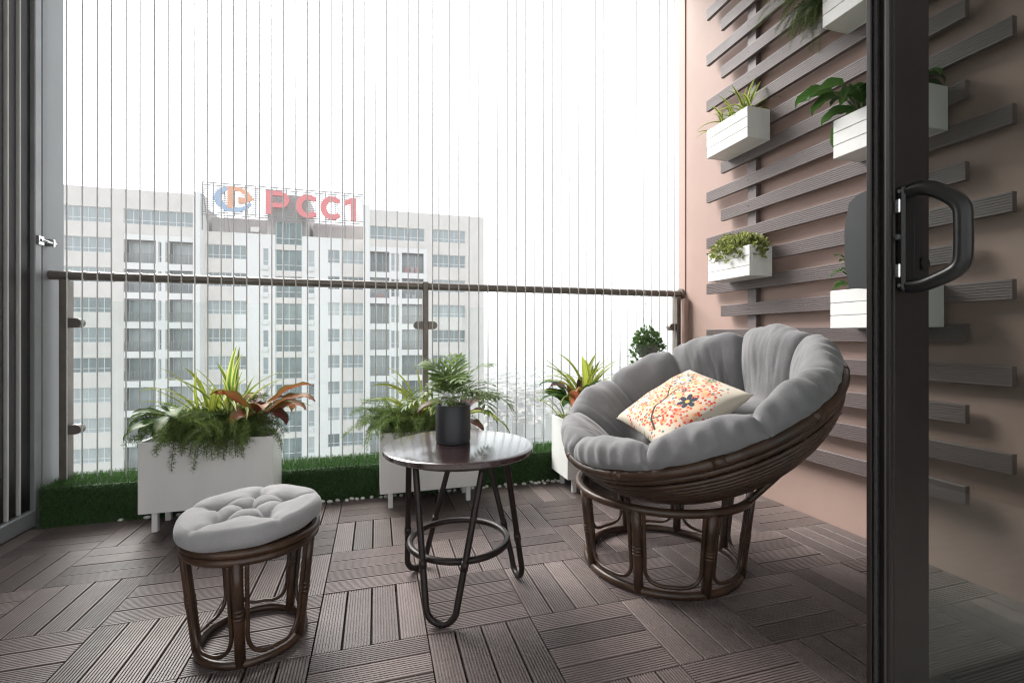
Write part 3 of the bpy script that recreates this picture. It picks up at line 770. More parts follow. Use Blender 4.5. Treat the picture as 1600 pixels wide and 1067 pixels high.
def pinnate(L, n, ll, lw, rise, droop, m_, nm='frond', seed=1, up=.25, start=2):
    """frond: a bent rachis with paired leaflets"""
    rr = random.Random(seed); mb = MB(); uvs = []; tones = []; x = z = 0; ang = rise; pts = []
    for i in range(n+1):
        pts.append((Vector((x, 0, z)), ang)); x += math.cos(ang)*L/n; z += math.sin(ang)*L/n; ang -= droop/n*(.4+1.2*i/n)
    mb.tube([p for p, _ in pts], [.0022*(1-.7*i/n) for i in range(n+1)], 5); uvs += [(.2, .5)]*len(mb.v); tones += [1.0]*len(mb.v)
    for i in range(start, n+1):
        p, an = pts[i]; t = i/n; l = ll*(math.sin(PI*(.18+.75*t)))**.7*rr.uniform(.85, 1.1)
        fwd = Vector((math.cos(an), 0, math.sin(an))); upv = Vector((-math.sin(an), 0, math.cos(an)))
        sides = (-1, 1) if i < n else (-1, 1, 0)
        for s in sides:
            d = (Vector((0, s, 0))*(1.0 if s else 0)+fwd*(.55+.5*t if s else 1)+upv*(up*rr.uniform(.3, 1.3))).normalized()
            wv = d.cross(upv).normalized()*lw/2
            k = len(mb.v); m1 = p+d*l*.4; m2q = p+d*l*.75-Vector((0, 0, l*.06)); tip = p+d*l-Vector((0, 0, l*.18))
            mb.v += [tuple(p), tuple(m1-wv), tuple(m1+upv*-.15*lw), tuple(m1+wv), tuple(m2q-wv*.75), tuple(m2q), tuple(m2q+wv*.75), tuple(tip)]
            mb.f += [(k, k+1, k+2), (k, k+2, k+3), (k+1, k+4, k+5, k+2), (k+2, k+5, k+6, k+3), (k+4, k+7, k+5), (k+5, k+7, k+6)]; mb.mi += [0]*6
            uvs += [(0, .5), (.4, 0), (.4, .5), (.4, 1), (.75, 0), (.75, .5), (.75, 1), (1, .5)]; tn = rr.uniform(.75, 1.3); tones += [tn]*8
    while len(mb.mi) < len(mb.f): mb.mi.append(0)
    return mb.mesh(nm, M[m_], True, uvs, tones)
def palm(loc, n, L, ll, lw, label, seed=1, m_='palm', name='parlour_palm', npair=9, lift=0.0, start=2):
    rr = random.Random(seed); t = tag(empty(name, loc), label, 'plant')
    vs_ = [pinnate(1.0, npair, ll/L, lw/L, 1.15-.12*k, 1.0+.25*k, m_, 'frond', seed+k, start=start) for k in range(5)]
    for i in range(n):
        a = 2*PI*i/n*1.0+rr.uniform(-.4, .4); tilt = rr.uniform(-.45, .55)
        link('frond', rr.choice(vs_), t, (rr.uniform(-.014, .014), rr.uniform(-.014, .014), 0), (rr.uniform(-.3, .3), tilt-lift, a), L*rr.uniform(.6, 1.1))
    return t
def smallleaf(loc, n, rx, ry, rz_, label, ls, m_, name, seed=1, cat='plant', trail=0, flat=False):
    """mound of many small leaves on short stems"""
    rr = random.Random(seed); t = tag(empty(name, loc), label, cat); nd = MB(); uvs = []; tones = []; st = MB()
    for i in range(n):
        a = rr.uniform(0, 2*PI); u = rr.random()**.5; hgt = rr.random()
        r_ = u*(1-.35*hgt if not flat else 1)
        p = Vector((math.cos(a)*r_*rx, math.sin(a)*r_*ry, rz_*(hgt*(1-.5*u*u)+.05)))
        if trail and u > .8: p.z -= rr.random()*trail
        d = Vector((math.cos(a)*u+rr.gauss(0, .5), math.sin(a)*u+rr.gauss(0, .5), rr.gauss(.35, .5))).normalized()
        l = ls*rr.uniform(.6, 1.3); w = l*.27; sv = d.cross(Vector((rr.gauss(0, 1), rr.gauss(0, 1), rr.gauss(.6, 1)))).normalized()*w; nn = sv.cross(d).normalized()
        k = len(nd.v); tn = rr.uniform(.6, 1.35)
        for (s, sd, h) in ((0, 0, 0), (.35, -1, .12), (.35, 0, 0), (.35, 1, .12), (.72, -.75, .1), (.72, 0, 0), (.72, .75, .1), (1, 0, -.1)):
            nd.v.append(tuple(p+d*l*s+sv*sd+nn*h*l)); uvs.append((s, .5+sd/2)); tones.append(tn)
        nd.f += [(k, k+1, k+2), (k, k+2, k+3), (k+1, k+4, k+5, k+2), (k+2, k+5, k+6, k+3), (k+4, k+7, k+5), (k+5, k+7, k+6)]; nd.mi += [0]*6
        if i % 6 == 0: st.tube([(p.x*.3, p.y*.3, -.005), (p.x*.7, p.y*.7, p.z*.7+.01), tuple(p)], .0009, 4)
    st.build('stem', M['stem'], t, True)
    tag(link('foliage', nd.mesh('foliage', M[m_], True, uvs, tones), t), kind='stuff')
    return t

# ------------------------------------------------------------------ floor planters
def floor_planter(x0, x1, y0, y1, z0, z1, label):
    o = tag(empty('floor_planter', ((x0+x1)/2, (y0+y1)/2, 0)), label, 'planter', 'white floor planters')
    X, Y = (x1-x0)/2, (y1-y0)/2; t = .008
    MB().bbox(-X, X, -Y, -Y+t, z0, z1, .0012).build('front_panel', M['whitepaint'], o)
    MB().bbox(-X, X, Y-t, Y, z0, z1, .0012).build('back_panel', M['whitepaint'], o)
    for s in (-1, 1):
        a, b_ = sorted((s*X, s*(X-t))); MB().bbox(a, b_, -Y+t+.0004, Y-t-.0004, z0, z1, .0012).build('side_panel', M['whitepaint'], o)
        for q in (-1, 1):
            lx, ly = s*(X-.05), q*(Y-.035); MB().bbox(lx-.011, lx+.011, ly-.011, ly+.011, .0, z0+.003, .0015).build('leg', M['whitepaint'], o)
    MB().box(-X+t+.0004, X-t-.0004, -Y+t+.0004, Y-t-.0004, z0+.003, z0+.012).build('bottom_panel', M['whitepaint'], o)
    mb = MB(); nx, ny = 14, 7; rr = random.Random(5)
    mb.add([(lerp(-X+t+.001, X-t-.001, i/nx), lerp(-Y+t+.001, Y-t-.001, j/ny), z1-.03+rr.uniform(-.006, .006)) for j in range(ny+1) for i in range(nx+1)],
           [(j*(nx+1)+i, j*(nx+1)+i+1, (j+1)*(nx+1)+i+1, (j+1)*(nx+1)+i) for j in range(ny) for i in range(nx)])
    mb.build('soil', M['soil'], o)
    return o
PZ = .362
floor_planter(-.952, -.442, 2.305, 2.508, .088, .386, 'white box planter on legs at the left end of the railing')
floor_planter(.018, .50, 2.315, 2.508, .078, .368, 'white box planter on legs standing behind the round table')
floor_planter(.965, 1.46, 2.275, 2.508, .078, .386, 'white box planter on legs half hidden by the papasan chair')
# planter 1
broadleaf((-.85, 2.39, PZ+.04), 22, (.11, .18), 'aglao', 'cream and green dumb cane with broad leaves at left of first planter', wr=.34, seed=4, name='dumb_cane', rise=(-.1, .7), stemh=(.02, .09))
asparagus((-.68, 2.38, PZ+.03), 250, 'feathery asparagus fern trailing down the front of the left planter', seed=8, L=(.13, .30), droop=.82, box=(.14, .05), sector=(-PI*1.2, .2), el0=(.7, 1.5))
spider((-.64, 2.43, PZ+.04), 28, (.26, .42), 'spider', 'tall variegated spider plant rising behind the fern in the left planter', seed=3, w=.016)
spider((-.73, 2.44, PZ+.05), 16, (.24, .38), 'spider_yellow', 'yellow green bladed plant at the back of the left planter', seed=13, w=.018, name='bladed_plant')
broadleaf((-.525, 2.385, PZ+.05), 14, (.16, .27), 'croton', 'bronze and orange leaved croton at right end of the left planter', wr=.40, seed=9, name='croton', rise=(.1, .9), stemh=(.05, .12), arng=(-2.2, 2.4), mats=['croton', 'croton', 'croton_dark'], wave=.07)
palm((-.55, 2.46, PZ+.03), 9, .3, .03, .006, 'upright sword fern fronds behind the croton in the left planter', seed=31, m_='fern', name='sword_fern', npair=22)
# planter 2
asparagus((.18, 2.39, PZ+.02), 170, 'bushy asparagus fern filling the planter behind the table', seed=18, L=(.12, .27), droop=.75, box=(.13, .06), el0=(.6, 1.5))
spider((.20, 2.43, PZ+.02), 20, (.24, .38), 'spider_yellow', 'yellow bladed plant fanning out in the planter behind the table', seed=23, w=.02, name='bladed_plant', lean=PI)
spider((.10, 2.38, PZ-.02), 22, (.12, .2), 'spider', 'low spider plant at left of the planter behind the table', seed=26, w=.012)
broadleaf((.42, 2.37, PZ+.02), 14, (.17, .27), 'croton_dark', 'dark bronze leaved croton at right of the planter behind the table', wr=.3, seed=29, name='croton', rise=(-.1, .6), stemh=(.02, .1), mats=['croton_dark', 'spider'], wave=.06)
# planter 3
spider((1.13, 2.42, PZ+.05), 36, (.28, .42), 'spider_yellow', 'large yellow green bladed plant in the planter beside the papasan chair', seed=33, w=.021, name='bladed_plant')
broadleaf((1.05, 2.34, PZ+.04), 18, (.14, .22), 'croton', 'orange and maroon croton in the planter beside the papasan chair', wr=.36, seed=35, name='croton', rise=(.2, 1.1), stemh=(.03, .12), mats=['croton', 'croton_dark', 'broad'], wave=.06)
asparagus((1.3, 2.40, PZ), 30, 'asparagus fern at right of the planter beside the papasan chair', seed=38, L=(.1, .22), box=(.1, .05))
spider((1.0, 2.40, PZ), 7, (.16, .26), 'spider', 'drooping spider plant at left corner of the planter by the papasan chair', seed=41, w=.014, lean=PI)

# pebbles along the foot of the turf
pm = []
for k in range(5):
    rr = random.Random(50+k); mb = MB(); prof = []
    n, mseg = 8, 6; ax = (rr.uniform(.010, .015), rr.uniform(.008, .012), rr.uniform(.006, .009))
    for i in range(mseg+1):
        for j in range(n):
            th, ph = PI*i/mseg, 2*PI*j/n; q = 1+rr.uniform(-.1, .1)
            mb.v.append((ax[0]*math.sin(th)*math.cos(ph)*q, ax[1]*math.sin(th)*math.sin(ph)*q, ax[2]*(1-math.cos(th))*1.0))
    for i in range(mseg):
        for j in range(n): mb.f.append((i*n+j, i*n+(j+1) % n, (i+1)*n+(j+1) % n, (i+1)*n+j)); mb.mi.append(0)
    pm.append(mb.mesh('pebble', M['pebble'], True))
rr = random.Random(77)
spots = [(-1.12+rr.uniform(-.03, .03)+.13*i, 2.512) for i in range(3)]
x = -.33
while x < 1.5:
    x += rr.uniform(.012, .05)
    if -.05 < x < .0 or (.2 < x < .3): continue
    spots.append((x, 2.508+rr.uniform(-.014, .01)))
for i in range(40): spots.append((-.25+rr.uniform(0, .33), 2.502+rr.uniform(-.018, .012)))
for i in range(50): spots.append((.55+rr.uniform(0, .48), 2.497+rr.uniform(-.02, .015)))
done = []
for (x, y) in spots:
    if any((x-a)**2+(y-b_)**2 < .024**2 for a, b_ in done): continue
    done.append((x, y))
    o = link('pebble', rr.choice(pm), None, (x, y, .0), (0, 0, rr.uniform(0, 6)))
    tag(o, 'small white pebble lying along the foot of the green turf', 'pebble', 'white pebbles along the turf')

# ------------------------------------------------------------------ white wall boxes on the slats
def wall_box(y0, y1, z0, z1, label):
    x0, x1 = 1.756, 1.894
    o = tag(empty('wall_planter', (x1, (y0+y1)/2, z0)), label, 'planter', 'white boxes hung on the slats')
    L = (y1-y0)/2; H = z1-z0; D = x1-x0; n = 3; t = .006
    for i in range(n):
        a = H*i/n+(.0012 if i else 0); b_ = H*(i+1)/n-(.0012 if i < n-1 else 0)
        MB().bbox(-D, -D+t, -L, L, a, b_, .0016).build('front_slat', M['whitepaint'], o)
    MB().box(-D+t+.0005, -D+t+.003, -L+.001, L-.001, .001, H-.002).build('liner', M['whitepaint'], o)
    for s in (-1, 1):
        a, b_ = sorted((s*L, s*(L-t))); MB().bbox(-D+t+.0035, 0, a, b_, 0, H, .001).build('end_panel', M['whitepaint'], o)
    MB().bbox(-t, -.0005, -L+t+.0003, L-t-.0003, 0, H, .001).build('back_panel', M['whitepaint'], o)
    MB().box(-D+t+.0035, -t-.0003, -L+t+.0003, L-t-.0003, .002, .008).build('bottom_panel', M['whitepaint'], o)
    MB().box(-D+t+.0035, -t-.0003, -L+t+.0003, L-t-.0003, H-.035, H-.022).build('soil', M['soil'], o)
    return o
wall_box(1.889, 2.186, 1.812, 1.966, 'white wall box holding a spider plant, upper left on the slats')
wall_box(1.876, 2.174, 1.130, 1.280, 'white wall box holding dense yellow green leaves, lower left on the slats')
wall_box(1.185, 1.487, 2.090, 2.244, 'white wall box with trailing fern at the top of the slats')
wall_box(1.130, 1.440, 1.538, 1.690, 'white wall box with large dark green leaves behind the door edge')
wall_box(1.142, 1.453, .862, 1.012, 'white wall box with a small green vine below the door handle')
for q, yy in enumerate((1.96, 2.05, 2.13)):
    spider((1.825, yy, 1.945), 17, (.12, .22), 'spider', ('spider plant at near end of upper left wall box', 'spider plant in the middle of upper left wall box', 'spider plant at far end of upper left wall box')[q], seed=60+q, w=.024)
smallleaf((1.82, 2.03, 1.258), 1500, .08, .17, .10, 'dense yellow green leaves in the lower left wall box', .028, 'yellowgreen', 'leafy_plant', seed=71, trail=.05, flat=True)
asparagus((1.80, 1.47, 2.24), 70, 'fine trailing fern hanging from the top wall box', seed=74, L=(.12, .32), droop=.75, box=(.05, .04), sector=(.9, 2.4))
broadleaf((1.825, 1.37, 1.665), 24, (.11, .165), 'broad', 'large dark green glossy leaves in the wall box behind the door edge', wr=.48, seed=81, name='philodendron', rise=(-.3, .7), stemh=(.03, .15))
broadleaf((1.825, 1.22, 1.665), 9, (.09, .13), 'broad', 'dark green plant at the near end of the middle wall box', wr=.48, seed=83, name='philodendron', rise=(-.3, .6), stemh=(.02, .1))
broadleaf((1.825, 1.385, .99), 22, (.035, .06), 'broad', 'slender green vine climbing from the lowest wall box', wr=.62, seed=86, name='vine', rise=(-.2, .8), stemh=(.02, .17))

# ------------------------------------------------------------------ hanging basket below the handrail
HB = Vector((1.645, 2.60, .70))
hb = tag(empty('hanging_basket', tuple(HB)), 'small grey hanging basket on three wires under the handrail', 'basket')
autosmooth(MB().lathe([(.0, .0), (.045, .0), (.062, .03), (.068, .075), (.071, .075), (.071, .08), (.064, .08), (.058, .03), (.0, .02)], 28).build('bowl', M['basket'], hb))
for k in range(3):
    a = R(100+120*k); MB().tube([(.068*math.cos(a), .068*math.sin(a), .077), (.004*math.cos(a), .004*math.sin(a)+.02, .34)], .0011, 5).build('hanger_wire', M['steel'], hb, True)
MB().tube(arcpts([(0, .02, .335), (0, .012, .37), (0, .02, .405), (0, .06, .437), (0, .088, .415), (0, .083, .395)], 5), .0016, 6).build('hook', M['steel'], hb, True)
smallleaf((1.645, 2.60, .765), 620, .115, .10, .12, 'bushy round leaved plant spilling from the hanging basket', .026, 'smallgreen', 'basket_plant', seed=91, trail=.13)

# ------------------------------------------------------------------ round table
TC = Vector((.262, 1.525, 0)); TZ = .477
tb = tag(empty('round_table', tuple(TC)), 'low round table with dark lacquered top on hairpin tube legs', 'table')
RT = .243
autosmooth(MB().lathe([(.0, TZ), (RT-.01, TZ), (RT-.004, TZ-.001), (RT, TZ-.004), (RT, TZ-.016), (RT-.003, TZ-.0195), (RT-.012, TZ-.021), (0, TZ-.021)], 96).build('table_top', M['tabletop'], tb), 30)
autosmooth(MB().lathe([(.10, TZ-.0215), (.195, TZ-.0215), (.195, TZ-.036), (.18, TZ-.036), (.18, TZ-.024), (.10, TZ-.024)], 64).build('apron_ring', M['tablewood'], tb), 30)
for k, a0 in enumerate((-114, 126, 6)):
    ca = R(a0); er = Vector((math.cos(ca), math.sin(ca), 0)); et = Vector((-math.sin(ca), math.cos(ca), 0))
    def P(s, r_, z): return er*r_+et*s+Vector((0, 0, z))
    rad = lambda z: lerp(.216, .125, min(1, z/.44))
    half = lambda z: lerp(.046, .108, max(0, (z-.06))/.40)
    pts = [P(-half(z), rad(z), z) for z in (.44, .36, .28, .20, .13, .09, .06)]
    for q in range(1, 8): an = PI*q/8; pts.append(P(-half(.06)*math.cos(an), rad(.05), .06-.049*math.sin(an)))
    pts += [P(half(z), rad(z), z) for z in (.06, .09, .13, .20, .28, .36, .44)]
    leg = MB().tube(arcpts(pts, 3), .0098, 10).build('leg', M['tablewood'], tb, True)
    MB().tube([P(0, rad(.05), .012), P(0, rad(.05), .0)], [.008, .0065], 10).build('foot', M['rubber'], leg)
    for s in (-1, 1):
        z = .168; c_ = P(s*half(z), rad(z), z)
        d = (P(s*half(.2), rad(.2), .2)-P(s*half(.14), rad(.14), .14)).normalized()
        MB().tube([c_-d*.013, c_+d*.013], .0116, 10).build('binding', M['tablewood'], leg, True)
MB().ring((0, 0, .166), .158, .0105, seg=72, ts=10).build('brace_ring', M['tablewood'], tb, True)

# pot with palm on the table
PC = Vector((.248, 1.560, TZ))
pt = tag(empty('plant_pot', tuple(PC)), 'charcoal cylinder pot standing on the round table', 'pot')
autosmooth(MB().lathe([(0, .0005), (.054, .0005), (.0562, .003), (.0562, .008), (.058, .010), (.058, .124), (.0565, .1265), (.053, .1265), (.0515, .124), (.0515, .1), (0, .1)], 48).build('body', M['pot'], pt), 35)
mb = MB(); rr = random.Random(9); mb.add([(0, 0, .112)]+[(.0512*math.cos(2*PI*i/24), .0512*math.sin(2*PI*i/24), .109+rr.uniform(-.003, .004)) for i in range(24)], [(0, 1+i, 1+(i+1) % 24) for i in range(24)]); mb.build('soil', M['soil'], pt)
for i in range(26):
    a, r_ = rr.uniform(0, 2*PI), rr.uniform(.01, .045)
    mb = MB().bbox(-.006, .006, -.003, .003, -.0015, .0015, .0008); mb.build('bark_chip', M['stembrown'], pt, loc=(r_*math.cos(a), r_*math.sin(a), .1145), rot=(rr.uniform(-.4, .4), rr.uniform(-.4, .4), rr.uniform(0, 6)))
MB().bbox(-.011, .011, -.0007, .0007, 0, .055, .0003).build('plant_tag', M['whitepaint'], pt, loc=(-.03, -.006, .11), rot=(-.1, .12, -.2))
palm(tuple(PC+Vector((0, 0, .108))), 46, .19, .09, .0105, 'small parlour palm with dense arching fronds in the charcoal pot', seed=44, npair=9, lift=.26, start=4)

# ------------------------------------------------------------------ rattan stool
def rattan_base(o, c, rb, rt, zt, nleg, a0, tr, lr, double_top=True):
    """two hoops joined by legs, with thin bent canes framing each bay"""
    MB().ring((c[0], c[1], tr+.001), rb, tr, seg=72).build('bottom_ring', M['rattan'], o, True)
    MB().ring((c[0], c[1], zt), rt, tr*1.05, seg=72).build('top_ring', M['rattan'], o, True)
    if double_top: MB().ring((c[0], c[1], zt+tr*1.9), rt+.003, tr*.95, seg=72).build('top_ring', M['rattan'], o, True)
    for k in range(nleg):
        a = R(a0+360/nleg*k); ca, sa = math.cos(a), math.sin(a)
        def P(t, da=0, ins=0): 
            r_ = lerp(rb, rt, t)-ins; return (c[0]+r_*math.cos(a+da), c[1]+r_*math.sin(a+da), lerp(tr, zt, t))
        leg = MB().tube([P(.0), P(.25), P(.5), P(.75), P(1.0)], [lr*1.02, lr, lr*1.04, lr, lr*1.02], 10).build('leg', M['rattan'], o, True)
        for tt in (.46, .5, .54): 
            MB().tube([P(tt-.012), P(tt+.012)], lr*1.13, 10).build('binding', M['rattan'], leg, True)
        # bent cane of the bay to the next leg
        w = 2*PI/nleg; m_ = (lr+tr*.45)/rb
        da0, da1 = m_, w-m_; pts = [P(.985, da0)]
        cr = .16
        for t in (.8, .6, .4, .26): pts.append(P(t, da0))
        hh = 2.1*tr/(zt-tr)
        pts += [P(lerp(.26, hh, .55), da0+.045*w), P(lerp(.26, hh, .85), da0+.12*w), P(hh, da0+.24*w), P(hh, (da0+da1)/2), P(hh, da1-.24*w), P(lerp(.26, hh, .85), da1-.12*w), P(lerp(.26, hh, .55), da1-.045*w)]
        for t in (.26, .4, .6, .8, .985): pts.append(P(t, da1))
        MB().tube(arcpts(pts, 3), lr*.42, 7).build('bay_cane', M['rattan'], o, True)
STC = (-.325, 1.44)
st = tag(empty('rattan_stool', (STC[0], STC[1], 0)), 'small round brown rattan stool with hoop base', 'stool')
rattan_base(st, (0, 0), .128, .158, .280, 5, -90, .0105, .0125)
MB().lathe([(0, .302), (.15, .302), (.15, .308), (0, .308)], 48).build('seat_board', M['rattan'], st)

def tufted(RC, thick, rings, bulge_top, seed, N=72, K=26, pits=None, pit_r=.045, pit_d=.05, edge=.5, crease=None):
    pass
def stool_cushion():
    rr = random.Random(4); Rr = .177; N, K = 180, 64
    pits = [(0, 0)]+[(.094*math.cos(R(a)), .094*math.sin(R(a))) for a in (18, 90, 162, 234, 306)]
    segs = []
    for i in range(1, 6):
        segs.append((pits[0], pits[i])); segs.append((pits[i], pits[1+i % 5]))
        p = pits[i]; segs.append((p, (p[0]*2.05, p[1]*2.05)))
    def sd(x, y, a, b_):
        dx, dy = b_[0]-a[0], b_[1]-a[1]; t = max(0, min(1, ((x-a[0])*dx+(y-a[1])*dy)/(dx*dx+dy*dy)))
        return math.hypot(x-a[0]-t*dx, y-a[1]-t*dy)
    ph = [rr.uniform(0, 6.28) for _ in range(8)]
    mb = MB()
    for k in range(K+1):
        s = k/K; 
        for i in range(N):
            th = 2*PI*i/N
            # superellipse profile from top centre round the edge to the underside
            if s < .62: r_ = s/.62*.86; zt_ = None
            else: r_ = None
            rw = Rr*(1+.018*math.sin(3*th+ph[0])+.012*math.sin(5*th+ph[1]))
            if r_ is not None:
                x, y = rw*r_*math.cos(th), rw*r_*math.sin(th)
                z = .066*(1-.10*r_**2)-.012*max(0, r_-.7)**2*10
                pd = min(math.hypot(x-a, y-b_) for a, b_ in pits); z -= .034*math.exp(-(pd/.021)**1.15)
                cd = min(sd(x, y, a, b_) for a, b_ in segs); z -= .0105*math.exp(-(cd/.0075)**1.0)
                z += .0016*math.sin(40*x+ph[2])*math.sin(37*y+ph[3])
            else:
                q = (s-.62)/.38; an = lerp(PI/2*.72, -PI/2, q)
                rr_ = .80+.20*math.cos(an)**.7 if math.cos(an) > 0 else .80
                x, y = rw*rr_*math.cos(th), rw*rr_*math.sin(th)
                z = .031+.0305*math.sin(an)-.002*math.sin(9*th+ph[4])*math.cos(an)
                cd = min(sd(x, y, a, b_) for a, b_ in segs); z -= .005*math.exp(-(cd/.012)**1.2)*max(0, math.sin(an)+.4)
            mb.v.append((x, y, z))
    for k in range(K):
        for i in range(N): i2 = (i+1) % N; mb.f.append((k*N+i, (k+1)*N+i, (k+1)*N+i2, k*N+i2)); mb.mi.append(0)
    mb.f.append(tuple(K*N+i for i in range(N))); mb.mi.append(0)
    o = mb.build('seat_cushion', M['cotton_pale'], None, True, loc=(STC[0]-.006, STC[1]+.004, .3085)); o.rotation_euler = (.02, -.035, 0)
    tag(o, 'round pale grey tufted cushion on the rattan stool', 'cushion')
    for (a, b_) in pits:
        MB().lathe([(0, .004), (.004, .0035), (.006, .001), (.006, -.003)], 12).build('button', M['cotton_pale'], o, True, loc=(a, b_, .027))
stool_cushion()

# ------------------------------------------------------------------ papasan chair
ch = tag(empty('papasan_chair', (1.013, 1.515, 0)), 'large round rattan papasan chair bowl on hoop base', 'chair')
rattan_base(ch, (0, 0), .268, .300, .284, 8, 222, .0135, .0155, False)
BC = Vector((1.105, 1.468, .592)); TL = .43; RB = .478; DB = .29
bu = Vector((math.cos(TL), 0, math.sin(TL))); bv = Vector((0, 1, 0)); bn_ = Vector((-math.sin(TL), 0, math.cos(TL)))
CO = Vector((1.013, 1.515, 0))
def bowl_depth(r_): return DB*max(0, 1-(r_/RB)**2)**.62
def BP(r_, ph, off=0.0): return BC+bu*(r_*math.cos(ph))+bv*(r_*math.sin(ph))-bn_*(bowl_depth(r_)-off)
def cp(p): return p-CO
rim = MB().tube([cp(BC+bu*(RB*math.cos(a))+bv*(RB*math.sin(a))) for a in [2*PI*i/110 for i in range(110)]], .0165, 12, True).build('rim', M['rattan'], ch, True)
MB().tube([cp(BC+bu*((RB-.012)*math.cos(a))+bv*((RB-.012)*math.sin(a))-bn_*.03) for a in [2*PI*i/110 for i in range(110)]], .011, 10, True).build('rim', M['rattan'], ch, True)
for k in range(15):
    d = .055+.235*k/15; r_ = RB*math.sqrt(max(0, 1-(min(d, DB*.985)/DB)**(1/.62)))
    MB().tube([cp(BC+bu*(r_*math.cos(a))+bv*(r_*math.sin(a))-bn_*d) for a in [2*PI*i/72 for i in range(72)]], .0082, 6, True).build('bowl_reed', M['rattan'], ch, True)
for k in range(10):
    a = 2*PI*(k+.5)/10
    MB().tube([cp(BP(RB*t, a, .012)) for t in (.999, .97, .93, .86, .75, .6, .45, .3, .12)], .008, 6).build('bowl_rib', M['rattan'], ch, True)
for k in range(10):
    a = 2*PI*(k+.5)/10+.1
    c_ = cp(BC+bu*(RB*math.cos(a))+bv*(RB*math.sin(a))); tdir = -bu*math.sin(a)+bv*math.cos(a)
    MB().tube([c_-tdir*.018, c_+tdir*.018], .0176, 10).build('binding', M['rattan'], rim, True)
# tie straps from bowl to hoop
for ang in (300, 60):
    a = R(ang); top = cp(BP(RB*.93, a*1.0, -.004)); 
    hx = Vector((.300*math.cos(a), .300*math.sin(a), .284))
    MB().tube(arcpts([top, top*.5+hx*.5+Vector((.0, 0, -.012)), hx], 6), .0105, 8).build('tie', M['rattan'], ch, True)

